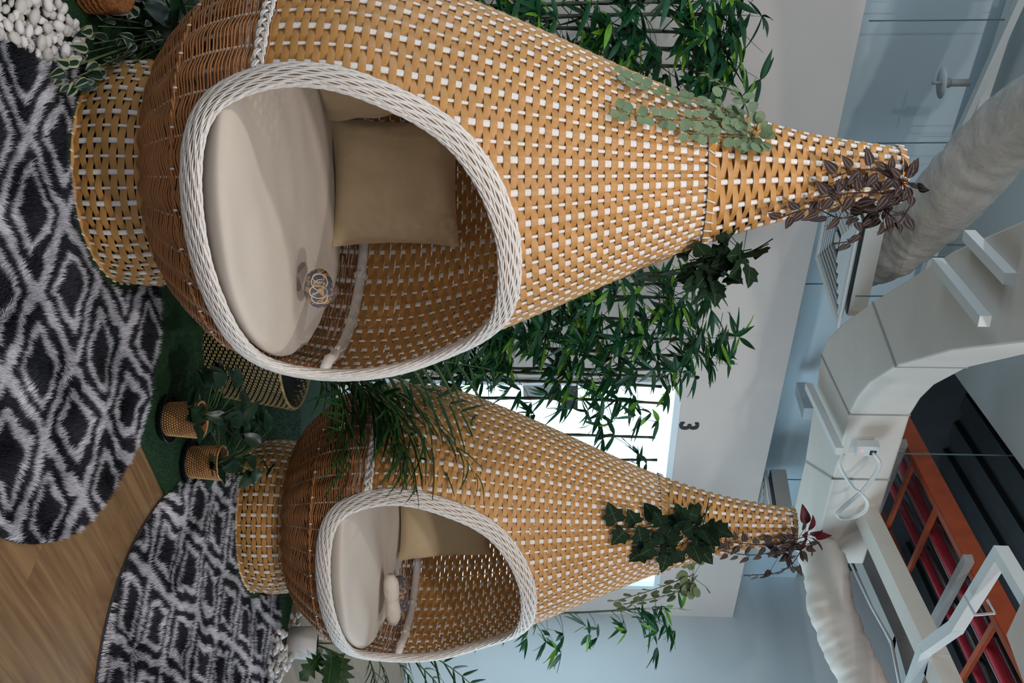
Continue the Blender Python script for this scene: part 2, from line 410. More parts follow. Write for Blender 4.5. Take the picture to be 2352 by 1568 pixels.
for a in range(72):
    u = 1.02*math.cos(a*PI/36); v = .75*math.sin(a*PI/36); ci.append((R2C[0]+u*R2D[0]+v*R2D[1], R2C[1]+u*R2D[1]-v*R2D[0]))
rug('oval charcoal shaggy rug with white diamond lattice, before the small pod', in_rug2, (.5, 2.1, 3.1, 5.3), ci, (.40, .34), .35, [(C2[0], C2[1], .385)], 330000, 40)

# ------------------------------------------------------------------ the wicker pods
ZK = [.185, .205, .233, .335, .436, .537, .638, .889, 1.139, 1.389, 1.64, 1.89, 2.2, 2.51]
RK = [.20, .30, .37, .500, .575, .612, .632, .6246, .5412, .438, .3257, .2216, .127, .0757]
_mk = np.gradient(RK, ZK)
def prof(z):
    z = np.clip(np.asarray(z, float), ZK[0], ZK[-1]); xk = np.array(ZK); yk = np.array(RK)
    i = np.clip(np.searchsorted(xk, z)-1, 0, len(xk)-2); h = xk[i+1]-xk[i]; t = (z-xk[i])/h
    return (2*t**3-3*t**2+1)*yk[i]+(t**3-2*t**2+t)*h*_mk[i]+(-2*t**3+3*t**2)*yk[i+1]+(t**3-t**2)*h*_mk[i+1]
def bprof(z): return .343+.016*np.sin(np.clip(np.asarray(z)/.21, 0, 1)*PI)+0*np.asarray(z)
# opening rim: (angle in degrees from the facing direction, height)
RIM = [(-16, .464), (-29.5, .468), (-40, .487), (-46.5, .530), (-50, .601), (-52, .689), (-52.5, .776), (-51.5, .876), (-48.6, .987), (-44.6, 1.089), (-38.5, 1.173),
       (-29.5, 1.237), (-19.6, 1.277), (-7, 1.303), (7, 1.304), (19, 1.291), (31, 1.262), (40, 1.21), (46.5, 1.15), (51, 1.05), (52, .95), (51.5, .85), (50.5, .75), (48.5, .66),
       (44, .58), (35, .523), (22, .495), (7, .479), (-5, .468)]
RC = np.array(crom(RIM, 6, True)); RCt = np.radians(RC[:, 0]); RCz = RC[:, 1]
def cut(t, z):
    t = (np.asarray(t)+PI) % (2*PI)-PI; return in_poly(t, np.broadcast_to(z, t.shape) if np.ndim(z) == 0 else z, np.stack([RCt, RCz], 1))
def srf(t, z, off=0.0, pf=prof):
    z = np.asarray(z, float); dz = 1e-3; dr = (pf(z+dz)-pf(z-dz))/(2*dz); nn = np.sqrt(1+dr*dr); r = pf(z)+off/nn; zz = z-off*dr/nn
    return np.stack([r*np.sin(t), -r*np.cos(t), zz+0*t], -1)
def rod_r(k, n, thick, thin): return thick if k % 2 == 0 else thin
def strap_ring(z, wdt, nrod, row, thick, thin, pf=prof, docut=True, per=6, jit=.0):
    m = nrod*per; t = np.arange(m)*2*PI/m; k = np.arange(m)//per; fr = (np.arange(m) % per)/per
    A0 = np.array([(1 if (q+row) % 2 == 0 else -1)*(rod_r(q, nrod, thick, thin)+.0010) for q in range(nrod+1)])
    off = A0[k]+(A0[k+1 if False else (k+1)]-A0[k])*(.5-.5*np.cos(fr*PI))
    off = np.clip(off*1.1, -thick-.0010, thick+.0010)
    zz = z+jit*np.sin(t*3+row); sl = (pf(zz+.001)-pf(zz-.001))/.002; dz = wdt/2/np.sqrt(1+sl**2)
    lo = srf(t, zz-dz, off, pf); hi = srf(t, zz+dz, off, pf); mid = srf(t, zz, off+.0012, pf)
    V = np.concatenate([lo, mid, hi]); ok = np.ones(m, bool)
    if docut:
        ins = cut(t, zz); ok = ~(ins | np.roll(ins, -1))
    i = np.nonzero(ok)[0]; j = (i+1) % m
    Fa = np.concatenate([np.stack([i, j, j+m, i+m], 1), np.stack([i+m, j+m, j+2*m, i+2*m], 1)])
    return V, Fa
def rod_pts(t, z0, z1, pf=prof, docut=True, n=40):
    z = np.linspace(z0, z1, n); P = srf(np.full(n, t), z, 0, pf); ins = cut(np.full(n, t), z) if docut else np.zeros(n, bool)
    runs = []; cur = []
    for i in range(n):
        if not ins[i]: cur.append(P[i])
        else:
            if len(cur) > 1: runs.append(cur)
            cur = []
    if len(cur) > 1: runs.append(cur)
    return runs
def make_pod(label):
    root = empty('wicker_pod', (0, 0, 0)); tag(root, label, 'lounge pod', 'woven egg shaped lounge pods on pedestals')
    TH, TN = .0050, .0038
    # cone straps
    z = .680; row = 0
    while z < 1.872:
        V, Fa = strap_ring(z, .0207, 64, row, TH, TN, jit=.0012)
        link('strap', np_mesh('strap', V, Fa, [M['strap']], smooth=True), root)
        sl = float((prof(z+.001)-prof(z-.001))/.002); z += .0204/math.sqrt(1+sl*sl); row += 1
    z = 1.915; 
    while z < 2.485:
        V, Fa = strap_ring(z, .0185, 16, row, .0068, .0068, docut=False, per=10)
        link('strap', np_mesh('strap', V, Fa, [M['strap']], smooth=True), root)
        z += .0197; row += 1
    for i in range(9):
        V, Fa = strap_ring(.028+i*.0225, .0205, 48, i, .0060, .0042, bprof, False)
        link('strap', np_mesh('strap', V, Fa, [M['strap']], smooth=True), root)
    # plain hoops at base foot, neck seam and crown
    for zz, w_, pf in ((.010, .018, bprof), (1.893, .020, prof), (2.500, .020, prof)):
        t = np.arange(96)*2*PI/96; V = np.concatenate([srf(t, zz-w_/2+0*t, .010, pf), srf(t, zz+w_/2+0*t, .010, pf), srf(t, zz-w_/2+0*t, -.008, pf), srf(t, zz+w_/2+0*t, -.008, pf)])
        i = np.arange(96); j = (i+1) % 96
        Fa = np.concatenate([np.stack([i, j, j+96, i+96], 1), np.stack([j+192, i+192, i+288, j+288], 1), np.stack([i+96, j+96, j+288, i+288], 1)])
        link('hoop', np_mesh('hoop', V, Fa, [M['strap']], smooth=True), root)
    st = MB()
    for zz, n, pf, r in ((.010, 44, bprof, .013), (1.893, 40, prof, .013), (2.500, 16, prof, .012)):
        for k in range(n):
            t0 = 2*PI*k/n; pts = [tuple(srf(np.array(t0+.35/n*2*PI*a), zz+.013*a2, r, pf)) for a, a2 in ((-.5, -1), (0, 0), (.5, 1))]
            st.tube(pts, .0028, 4)
    st.build('stitching', M['white'], root)['kind'] = 'stuff'
    # rods
    for k in range(64):
        r = TH if k % 2 == 0 else TN; b_ = MB()
        for run in rod_pts(2*PI*k/64, .60, 1.893): b_.rodp(run, 2*PI*k/64, .0108 if k % 2 == 0 else .0054, r)
        if b_.n: b_.build('rod', M['white'], root)
    for k in range(16):
        b_ = MB(); b_.rodp(srf(np.full(14, 2*PI*k/16), np.linspace(1.88, 2.505, 14)), 2*PI*k/16, .0088, .0065); b_.build('rod', M['white'], root)
    for k in range(48):
        b_ = MB(); b_.rodp(srf(np.full(6, 2*PI*k/48), np.linspace(.004, .215, 6), 0, bprof), 2*PI*k/48, .0085 if k % 2 == 0 else .0046, .0058 if k % 2 == 0 else .004); b_.build('rod', M['white'], root)
    # lower bowl: ribs and fine brown reed weaving
    for k in range(64):
        b_ = MB()
        for run in rod_pts(2*PI*k/64, .205, .64): b_.tube(run, .0062 if k % 2 == 0 else .0045, 5)
        if b_.n: b_.build('rib', M['white'], root)
    VV = []; FF = []; nv = 0; z = .195; row = 0
    while z < .674:
        m = 64*4; t = np.arange(m)*2*PI/m; k = (np.arange(m)+2)//4
        amp = .0085+.0015*math.sin(row*.7); kk_ = np.arange(65)
        Ak = np.where(kk_ % 2 == 0, (.0128+.001*(row % 2) if row % 4 else -.0075), (.0025 if row % 2 else -.0085))
        k4 = np.arange(m)//4; f4 = (np.arange(m) % 4)/4; off = Ak[k4]+(Ak[k4+1]-Ak[k4])*(.5-.5*np.cos(f4*PI))
        zz = z+.0012*np.sin(t*7+row*1.3)+.0008*np.sin(t*23+row*2.1); rr = .0030; ring = []
        for a in range(4):
            an = PI/2*a+PI/4; ring.append(srf(t, zz+rr*math.sin(an), off+rr*math.cos(an)))
        V = np.concatenate(ring); ins = cut(t, zz); ok = ~(ins | np.roll(ins, -1)); i = np.nonzero(ok)[0]; j = (i+1) % m
        for a in range(4):
            bq = (a+1) % 4; FF.append(np.stack([i+a*m, j+a*m, j+bq*m, i+bq*m], 1)+nv)
        VV.append(V); nv += len(V)
        sl = float((prof(z+.001)-prof(z-.001))/.002); z += .0056/math.sqrt(1+sl*sl); row += 1
        if abs(z-.655) < .004: pass
    o = link('bowl_weave', np_mesh('bowl_weave', np.concatenate(VV), np.concatenate(FF), [M['reed']], smooth=True), root); o['kind'] = 'stuff'
    # twisted cord round the bowl with small white ties
    b_ = MB(); n = 256
    for ph in (0, PI):
        pts = []
        for i in range(n):
            t = 2*PI*i/n; q = srf(np.array(t), .405+.0035*math.sin(t*48+ph), .013+.003*math.cos(t*48+ph)); pts.append(tuple(q))
        b_.tube(pts, .0034, 5, closed=True)
    b_.build('waist_cord', M['reed'], root)
    b_ = MB()
    for k in range(32):
        t = 2*PI*(k+.3)/32; c = srf(np.array(t), .41, .016); b_.tube([tuple(c+np.array((0, 0, -.007))), tuple(c), tuple(c+np.array((0, 0, .007)))], [.0015, .0045, .0015], 6)
    b_.build('tie', M['white'], root)['kind'] = 'stuff'
    # dark inner lining under the bowl, closing the bottom
    b_ = MB(); b_.lathe([(.02, .200), (.19, .203), (.33, .245), (.46, .335)], 48); b_.build('bowl_floor', M['reed'], root)
    # white plait round the widest line
    N_ = 520; ts = (np.arange(N_)+.5)*2*PI/N_; keep = ~cut(ts, .655)
    start = np.argmax(~keep); order = [(start+i) % N_ for i in range(N_)]; seq = [i for i in order if keep[i]]
    b_ = MB()
    for sidx in range(3):
        for c3 in (-1, 0, 1):
            pts = []
            for i in seq:
                t = ts[i]; s = t*.632; ph = 2*PI*s/.102+2*PI*sidx/3
                dz = .0120*math.sin(ph)+c3*.0042*abs(math.cos(ph*1))*1.0+c3*.0012; oo = .016+.0055*math.sin(2*ph)
                pts.append(tuple(srf(np.array(t), .654+dz, oo)))
            b_.tube(pts, .0036, 4)
    b_.build('plait', M['white'], root)
    # woven white opening rim
    n = len(RCt); base = srf(RCt, RCz, .012); nx = srf(RCt, RCz, .05)-base; nx /= np.linalg.norm(nx, axis=1)[:, None]
    T = np.roll(base, -1, 0)-np.roll(base, 1, 0); T /= np.linalg.norm(T, axis=1)[:, None]; Bn = np.cross(T, nx); Bn /= np.linalg.norm(Bn, axis=1)[:, None]
    HW, HT = .033, .016
    b_ = MB(); vs = []; fs = []; ns = 12
    for i in range(n):
        for a in range(ns):
            an = 2*PI*a/ns; vs.append(tuple(base[i]+Bn[i]*HW*.9*math.cos(an)+nx[i]*HT*.85*math.sin(an)))
    for i in range(n):
        j = (i+1) % n
        for a in range(ns): fs.append((i*ns+a, i*ns+(a+1) % ns, j*ns+(a+1) % ns, j*ns+a))
    b_.add(vs, fs, 1)
    mult = 4; nn = n*mult
    idx = np.arange(nn)/mult; i0 = idx.astype(int) % n; i1 = (i0+1) % n; fr = (idx-idx.astype(int))[:, None]
    bb = base[i0]*(1-fr)+base[i1]*fr; b2 = Bn[i0]*(1-fr)+Bn[i1]*fr; n2 = nx[i0]*(1-fr)+nx[i1]*fr
    seg = np.linalg.norm(np.roll(bb, -1, 0)-bb, axis=1); s = np.concatenate([[0], np.cumsum(seg)[:-1]]); Ltot = seg.sum(); kq = round(Ltot/.075)
    NS = 32
    for q in range(NS):
        a0 = 2*PI*q/NS; ph = (q % 2)*PI+(q//2)*2.1
        an = a0+0.055*np.sin(2*PI*kq*s/Ltot+ph); rr = 1+.05*np.cos(2*PI*kq*s/Ltot+ph)
        pts = bb+b2*(HW*rr*np.cos(an))[:, None]+n2*(HT*rr*np.sin(an))[:, None]
        b_.tube([tuple(p) for p in pts], .0032, 4, closed=True, mi=0, ups=n2)
    b_.build('opening_rim', [M['white'], M['rimcore']], root)
    # inner wrapped hoop with a knot at every thick rod
    ts = np.linspace(math.radians(50), math.radians(300), 150); z0 = .692
    pts = [tuple(p) for p in srf(ts, z0+0*ts, -.036+.040*np.clip(1-(ts-ts[0])/.12, 0, 1)**2)]
    b_ = MB(); b_.tube(pts, [.0180+.0012*(i % 2) for i in range(150)], 8); hp = b_.build('inner_hoop', M['white'], root)
    kb = MB()
    for a in (0.5, -0.5, 1.4, -1.4):
        ring = [(.021*math.cos(u)*1.0, .021*math.sin(u)*math.sin(a), .021*math.sin(u)*math.cos(a)) for u in np.linspace(0, 2*PI, 13)[:-1]]
        kb.tube(ring, .0052, 5, closed=True)
    kb.lathe([(.003, -.018), (.015, -.012), (.019, 0), (.015, .012), (.003, .018)], 8, capt=True)
    km = kb.mesh('knot', M['white'])
    for k in range(64):
        t = 2*PI*k/64
        if k % 4 == 0 and math.radians(58) < t < math.radians(298):
            o = link('knot', km, hp); p = srf(np.array(t), z0, -.036); o.location = tuple(p); o.rotation_euler = (0, 0, t)
    return root
pod1 = make_pod('larger woven tan and white lounge pod with an egg shaped opening, nearer the camera')
pod1.location = (C1[0], C1[1], .0); pod1.rotation_euler = (0, 0, math.radians(38))
def copy_tree(o, parent=None):
    c = o.copy(); COL.objects.link(c); c.parent = parent
    for ch in list(o.children): copy_tree(ch, c)
    return c
pod2 = copy_tree(pod1); pod2.location = (C2[0], C2[1], .0); pod2.rotation_euler = (0, 0, math.radians(35)); pod2.scale = (.985, .985, 1.0)
pod2['label'] = 'smaller looking woven tan and white lounge pod farther back, near the bright window'

def pod_local(c, rz, t, r, z):      # polar position inside a pod, t in degrees from its facing
    a = math.radians(t)+rz; return Vector((c[0]+r*math.sin(a), c[1]-r*math.cos(a), z))
def mattress(c, label, seed):
    n = 72; prof_ = [(.0, .40), (.30, .402), (.42, .415), (.49, .445), (.528, .485), (.550, .520), (.558, .545), (.550, .558), (.530, .566), (.47, .573), (.36, .582), (.26, .588), (.17, .592), (.08, .594), (.0, .594)]
    P = crom(prof_, 3); b_ = MB(); vs = []; fs = []; rows = len(P)
    for i, (r, z) in enumerate(P):
        for k in range(n):
            a = 2*PI*k/n; x = r*math.cos(a); y = r*math.sin(a)
            w_ = mnoise.noise(Vector((x*2.2+seed, y*7, seed)))*.016+mnoise.noise(Vector((x*5+seed, y*12, 3)))*.006
            if z < .56: w_ *= .3
            vs.append((x, y, z+w_*min(1, r/.1)))
    for i in range(rows-1):
        for k in range(n): fs.append((i*n+k, i*n+(k+1) % n, (i+1)*n+(k+1) % n, (i+1)*n+k))
    b_.add(vs, fs); o = b_.build('seat_cushion', M['cream']); a_ = math.radians(36); o.matrix_world = Matrix.Translation((c[0], c[1], .612)) @ Matrix.Rotation(math.radians(4.6), 4, Vector((math.cos(a_), math.sin(a_), 0))) @ Matrix.Translation((0, 0, -.585)) @ Matrix.Rotation(.6, 4, 'Z') @ Matrix.Diagonal((1.065, 1.065, 1, 1))
    tag(o, label, 'cushion'); return o
mattress(C1, 'round cream mattress cushion filling the bowl of the large pod', 1)
mattress(C2, 'round cream mattress cushion filling the bowl of the small pod', 5)
def pillow(loc, rot, size, label, mt, seed, th=.075):
    n = 26; V = []; Fq = []
    for side in (1, -1):
        for i in range(n+1):
            for j in range(n+1):
                u = -1+2*i/n; v = -1+2*j/n
                x = u*(1-.07*(1-v*v)*abs(u)); y = v*(1-.07*(1-u*u)*abs(v))
                h = th*(max(0, (1-u**4)*(1-v**4)))**.42*(1-.25*(u*u+v*v)*.5)
                wr = .012*mnoise.noise(Vector((u*2.2+seed, v*2.2, side)))+.016*mnoise.noise(Vector((u*9+seed, v*3, 2)))*max(abs(u), abs(v))**2
                V.append((x*size/2, y*size/2, side*(h+wr*(1 if h > .01 else 0))))
        o_ = 0 if side == 1 else (n+1)**2
        for i in range(n):
            for j in range(n):
                q = [o_+i*(n+1)+j, o_+(i+1)*(n+1)+j, o_+(i+1)*(n+1)+j+1, o_+i*(n+1)+j+1]; Fq.append(q if side == 1 else q[::-1])
    b_ = MB(); b_.add(V, [tuple(q) for q in Fq]); o = b_.build('pillow', mt); o.location = loc; o.rotation_euler = rot
    return tag(o, label, 'pillow')
pillow((-.565, 3.72, .850), (math.radians(76), 0, math.radians(6)), .46, 'square beige pillow standing upright on the large pod cushion, its whole face showing', M['beige'], 2)
pillow((-.90, 3.42, .830), (math.radians(80), 0, math.radians(62)), .44, 'beige pillow mostly hidden behind the rim of the large pod', M['beige'], 4)
pillow((.86, 5.14, .860), (math.radians(78), 0, math.radians(12)), .46, 'cream pillow leaning at the back of the small pod', M['beige'], 9)

# bagged bundles
def bundle1():
    c = at_z(728, 664, .66); root = empty('bagged_cloth_roll', (c.x, c.y, .622)); tag(root, 'clear bag with a navy patterned cloth roll and looped white cord, on the large cushion', 'package')
    b_ = MB(); pts = [(-.045+.09*i/8, .01*math.sin(i), .045) for i in range(9)]; b_.tube([(p[0], p[1], p[2]) for p in pts], [.030, .040, .044, .046, .046, .046, .044, .040, .030], 14); r = b_.build('cloth_roll', M['navy'], root); r.rotation_euler = (0, 0, .8)
    b_ = MB()
    for k, (cx, cy, rx, ry) in enumerate([(-.02, -.035, .026, .016), (.012, -.045, .020, .028), (-.035, -.015, .016, .022), (.03, -.03, .018, .016), (0, -.02, .03, .012)]):
        b_.tube([(cx+rx*math.cos(a), cy+ry*math.sin(a)-.015, .058+.022*math.sin(a)) for a in np.linspace(0, 2*PI, 19)[:-1]], .0016, 5, closed=True)
    b_.build('cord', M['cord'], root)
    b_ = MB(); vs = []; n = 14
    for i in range(n+1):
        for j in range(n+1):
            u = -1+2*i/n; v = -1+2*j/n; h = .098*math.exp(-((u*.9)**2+(v*.9+.1)**2)*2.2)+.004*mnoise.noise(Vector((u*4, v*4, 1)))+.004; vs.append((u*.10, v*.10, h*1.1))
    b_.add(vs, [(i*(n+1)+j, (i+1)*(n+1)+j, (i+1)*(n+1)+j+1, i*(n+1)+j+1) for i in range(n) for j in range(n)]); f = b_.build('plastic_bag', M['film'], root); f.rotation_euler = (0, 0, .5)
bundle1()
def bundle2():
    p = at_z(905, 1385, .62); a = at_z(882, 1320, .63); b2 = at_z(890, 1430, .63)
    o = empty('rolled_cloth', (p.x, p.y, .618)); tag(o, 'rolled white cloth lying on the small pod cushion', 'cloth')
    d = Vector((b2.x-a.x, b2.y-a.y, 0)); b_ = MB(); pts = [tuple(Vector((a.x-p.x, a.y-p.y, .042))+d*t) for t in np.linspace(0, 1, 9)]
    b_.tube(pts, [.018, .034, .037, .036, .030, .034, .037, .034, .020], 14); b_.build('roll', M['cloth'], o)
    b_ = MB(); b_.tube([tuple(Vector(pts[4])+Vector((.0, .036*math.cos(t), .036*math.sin(t)))) for t in np.linspace(0, 2*PI, 16)[:-1]], .002, 5, closed=True); b_.build('cord', M['cord'], o)
    a = at_z(915, 1325, .64); b2 = at_z(912, 1435, .63); o = empty('bagged_cloth', ((a.x+b2.x)/2, (a.y+b2.y)/2, .60)); tag(o, 'navy and gold patterned cloth roll in clear plastic behind the white roll', 'package')
    L0 = Vector(o.location); b_ = MB(); pts = [tuple(Vector((a.x, a.y, .645))+(Vector((b2.x, b2.y, .640))-Vector((a.x, a.y, .645)))*t-L0) for t in np.linspace(0, 1, 8)]
    b_.tube(pts, [.024, .036, .040, .040, .040, .038, .034, .022], 14); b_.build('cloth_roll', M['navy'], o)
    b_ = MB(); b_.tube([tuple(Vector(q)*1.08+Vector((0, 0, -.003))) for q in pts], [.030, .045, .047, .048, .047, .046, .044, .040], 12); b_.build('plastic_bag', M['film'], o)
bundle2()

# ------------------------------------------------------------------ leaves
def leaf_mesh(name, mats, ln, wd_, shape='lance', stripes=None, nx=6, fold=.12, bend=.15, wave=0):
    """a leaf grown along +Y from the origin, face up +Z; stripes = material index per column across"""
    ny = 9; V = []; Fq = []; mi = []
    def half(t):
        if shape == 'lance': return math.sin(PI*t**.75)**.9
        if shape == 'ovate': return (math.sin(PI*t**.6))**.75*(1 if t < .6 else 1-.15*(t-.6))
        if shape == 'round': return math.sqrt(max(0, 1-(2*t-1)**2))**.85
        if shape == 'tear': return (math.sin(PI*t**.55))**.85
        if shape == 'strap': return min(1, t*8)*(1-t**2.2)**.8
    for i in range(ny+1):
        t = i/ny; hw = half(min(.999, max(.001, t)))*wd_/2
        for j in range(nx+1):
            u = -1+2*j/nx; V.append((u*hw, t*ln, -abs(u)*hw*0+fold*abs(u)*wd_-bend*ln*t*t+wave*wd_*math.sin(t*9+u*2)*abs(u)))
    for i in range(ny):
        for j in range(nx):
            a = i*(nx+1)+j; Fq.append((a, a+1, a+nx+2, a+nx+1)); mi.append(stripes[j] if stripes else 0)
    b_ = MB(); b_.v = V; b_.n = len(V); b_.f = Fq; b_.m = mi
    b_.add([(0, 0, .0003), (wd_*.03, 0, .0003), (0, -ln*.12, .0003)], [(0, 1, 2)], 0)
    return b_.mesh(name, mats)
def outline_leaf(name, mats, pts, s, fold=.1, bend=.1):
    """lobed leaf from a half outline (x, y) mirrored, fan from a midrib"""
    rib = [(0, pts[0][1]+(pts[-1][1]-pts[0][1])*i/(len(pts)-1)) for i in range(len(pts))]; V = []; Fq = []
    def z(x, y): return (fold*abs(x)-bend*y*y)*s
    for (x, y) in rib: V.append((0, y*s, z(0, y)))
    n = len(pts)
    for sg in (1, -1):
        o_ = len(V)
        for (x, y) in pts: V.append((sg*x*s, y*s, z(x, y)+.02*s*math.sin(7*y)))
        for i in range(n-1):
            q = (i, o_+i, o_+i+1, i+1); Fq.append(q if sg > 0 else q[::-1])
    b_ = MB(); b_.v = V; b_.n = len(V); b_.f = Fq; b_.m = [0]*len(Fq)
    # raised midrib and side veins
    if len(mats) > 1:
        for i in range(n-1):
            a = Vector(V[i]); c = Vector(V[i+1]); a.z += .004*s; c.z += .004*s; w_ = .012*s
            b_.add([tuple(a+Vector((-w_, 0, 0))), tuple(a+Vector((w_, 0, 0))), tuple(c+Vector((w_, 0, 0))), tuple(c+Vector((-w_, 0, 0)))], [(0, 1, 2, 3)], 1)
        for i in (2, 4, 6):
            if i < n:
                for o_ in (n, 2*n):
                    a = Vector(V[max(0, i-1)]); c = Vector(V[o_+i])*.8+a*.2; a.z += .006*s; c.z += .010*s; w_ = .008*s
                    b_.add([tuple(a+Vector((0, -w_, 0))), tuple(a+Vector((0, w_, 0))), tuple(c)], [(0, 1, 2)], 1)
    return b_.mesh(name, mats)
LM = dict(
    bamd=[leaf_mesh('bamboo_leaf', [M['leafd']], 1, .175, 'lance', nx=2, bend=b_) for b_ in (.05, .22)],
    baml=[leaf_mesh('bamboo_leaf', [M['leafl']], 1, .175, 'lance', nx=2, bend=.12)],
    palm=[leaf_mesh('leaflet', [M['palm']], 1, .075, 'strap', nx=2, bend=b_, fold=.2) for b_ in (.12, .4)],
    round=[leaf_mesh('round_leaf', [M['euc']], 1, .92, 'round', nx=6, bend=.12, fold=.05)],
    purple=[leaf_mesh('striped_leaf', [M['purple'], M['silver']], 1, .58, 'tear', [0, 0, 0, 1, 0, 0, 0, 1, 0, 0, 0], nx=11, bend=.14, fold=.05)],
    maroon=[leaf_mesh('maroon_leaf', [M['maroon']], 1, .5, 'tear', nx=4, bend=.2)],
    ovate=[leaf_mesh('oval_leaf', [M['plant']], 1, .66, 'ovate', nx=6, bend=.2, fold=.06, wave=.03)],
    vari=[leaf_mesh('variegated_leaf', [M['plant'], M['cream_edge']], 1,   .5, 'tear', st, nx=10, bend=.2, fold=.07) for st in ([1, 0, 0, 0, 0, 0, 0, 0, 0, 1], [0, 0, 0, 0, 1, 0, 0, 0, 0, 1], [1, 1, 0, 0, 0, 0, 0, 1, 1, 1])],
    ivy=[outline_leaf('ivy_leaf', [M['ivy'], M['ivyvein']], [(0, .0), (.30, -.08), (.52, .06), (.40, .26), (.50, .46), (.28, .56), (.16, .80), (0, 1.0)], 1)],
    ivyo=[outline_leaf('ivy_leaf', [M['ivy'], M['ivyvein']], [(0, .0), (.22, .0), (.38, .16), (.42, .34), (.36, .54), (.24, .74), (.10, .92), (0, 1.0)], 1)],
    philo=[outline_leaf('lobed_leaf', [M['palm'], M['stemg']], [(0, .0), (.22, .05), (.12, .16), (.34, .26), (.14, .34), (.40, .48), (.16, .52), (.36, .72), (.13, .72), (.22, .92), (0, 1.05)], 1, .15, .25)],
)
def put_leaf(kind, parent, loc, d, nrm, size, rnd=None, name='leaf'):
    me = (rnd or random).choice(LM[kind]); o = bpy.data.objects.new(name, me); COL.objects.link(o); o.parent = parent
    o.matrix_basis = orient(loc, d, nrm, size); return o

# ------------------------------------------------------------------ bamboo row along the wall
N3_ = at_k(1580, 977, KW); N3 = (N3_.x/N3_.y, (N3_.z-EYE)/N3_.y)
def bamboo(px_top, px_y, lean, label, seed, dens=1.0, k=6.35, slender=1.0):
    rd = random.Random(seed); top = at_k(px_top, px_y, k); H_ = top.z; base = Vector((top.x, top.y, 0.0))
    root = empty('bamboo_plant', base); tag(root, label, 'bamboo', 'artificial bamboo stems standing along the back wall')
    tv = Vector((lean*.5, -lean*.5, 0)); n = 12; pts = []; rr = []
    for i in range(n*3+1):
        t = i/(n*3); pts.append(Vector((0, 0, 0))+Vector((0, 0, H_*t))+tv*(t*t-1)+Vector((.012*math.sin(t*5+seed), .012*math.cos(t*4+seed), 0)))
        rr.append((.0125-.004*t)*slender*(1.25 if i % 3 == 0 else 1))
    off = -pts[0].copy(); off.z = 0
    b_ = MB(); b_.tube(pts, rr, 7); b_.build('culm', M['culm'], root)
    tw = MB(); cnt = 0
    for i in range(9, n*3+1):
        t = i/(n*3); p = pts[i]
        nb = 1 if rd.random() < (.9 if t < .8 else 1.0)*dens else 0
        if dens >= .9 and rd.random() < .55: nb += 1
        if i >= n*3-2: nb = 3
        for _ in range(nb):
            az = rd.uniform(0, 2*PI)
            pp_ = base+p
            if math.hypot(pp_.x/pp_.y-N3[0], (pp_.z-EYE)/pp_.y-N3[1]) < .06: continue
            d = Vector((math.cos(az), math.sin(az), 0)); ff = d.dot(Vector((.707, -.707, 0)))
            if ff < -.3: d = -d
            el = rd.uniform(.1, .9) if t < .9 else rd.uniform(.5, 1.6); ln = rd.uniform(.14, .34)*(1.1 if t > .85 else 1)
            q = [p]; dd = (d*math.cos(el)+Vector((0, 0, 1))*math.sin(el)).normalized()
            for s_ in range(3): q.append(q[-1]+dd*ln/3); dd = (dd+Vector((0, 0, -.22))).normalized()
            tw.tube(q, [.0028, .0022, .0016, .001], 4)
            for c_ in range(2 if ln > .22 else 1):
                e = q[3] if c_ == 0 else q[2]
                for l_ in range(rd.choice((4, 5, 5, 6)) if c_ == 0 else 3):
                    if cnt > 290: break
                    a2 = rd.uniform(0, 2*PI); ld = (dd*.5+Vector((math.cos(a2), math.sin(a2), rd.uniform(-.9, .15)))).normalized()
                    kind = 'baml' if rd.random() < .17 else 'bamd'
                    put_leaf(kind, root, e, ld, Vector((rd.uniform(-1, 1), rd.uniform(-1.2, .4), rd.uniform(-.2, 1))), rd.uniform(.12, .19), rd); cnt += 1
    if tw.n: tw.build('twigs', M['culm'], root)['kind'] = 'stuff'
    return root
BL = [
 (1560, 12, .05, 'bamboo stem at the very edge of the picture, beyond the large pod wall side', 1.0),
 (1625, 38, -.03, 'bamboo stem behind the upper flank of the large pod, leaves reaching highest', 1.0),
 (1575, 72, .04, 'bamboo stem behind the large pod, between the two straightest stems', .7),
 (1590, 104, -.06, 'bamboo stem behind the large pod, partly crossed by lime leaves', .9),
 (1600, 146, .05, 'dark bamboo stem just above the pale green garland of the large pod', .9),
 (1500, 215, .25, 'short leaning bamboo stem right behind the pale green garland', .5),
 (1520, 655, -.05, 'bamboo stem between the large pod and its ivy garland', .9),
 (1545, 688, .02, 'bamboo stem emerging just below the ivy leaves of the large pod', 1.0),
 (1540, 738, .03, 'thick leafed bamboo stem midway between the two pods', 1.0),
 (1560, 775, -.04, 'bamboo stem in the densest leaves between the pods', .9),
 (1550, 812, .08, 'bamboo stem between the pods left of the bright window edge', .9),
 (1540, 845, -.02, 'bamboo stem close beside the window edge, grey wall behind it', .8),
 (1535, 868, .10, 'bamboo stem running along the window frame edge', .5),
 (1520, 892, .12, 'slightly bowed bamboo stem in front of the bright window, nearest the frame', .5),
 (1525, 928, .06, 'bamboo stem silhouetted in the middle of the bright window', .4),
 (1505, 1002, -.02, 'sparse bamboo stem silhouetted on the window below the numeral', .45),
 (1510, 1052, -.04, 'bamboo stem over the window, just above the small pod slope', .4),
 (1470, 1395, -.15, 'bamboo stem leaning out on the far side of the small pod', .7)]
for i, (a, b2, ln, lb, dn) in enumerate(BL): bamboo(a, b2, ln, lb, 100+i, dn, 6.35 if b2 < 1300 else 6.0)

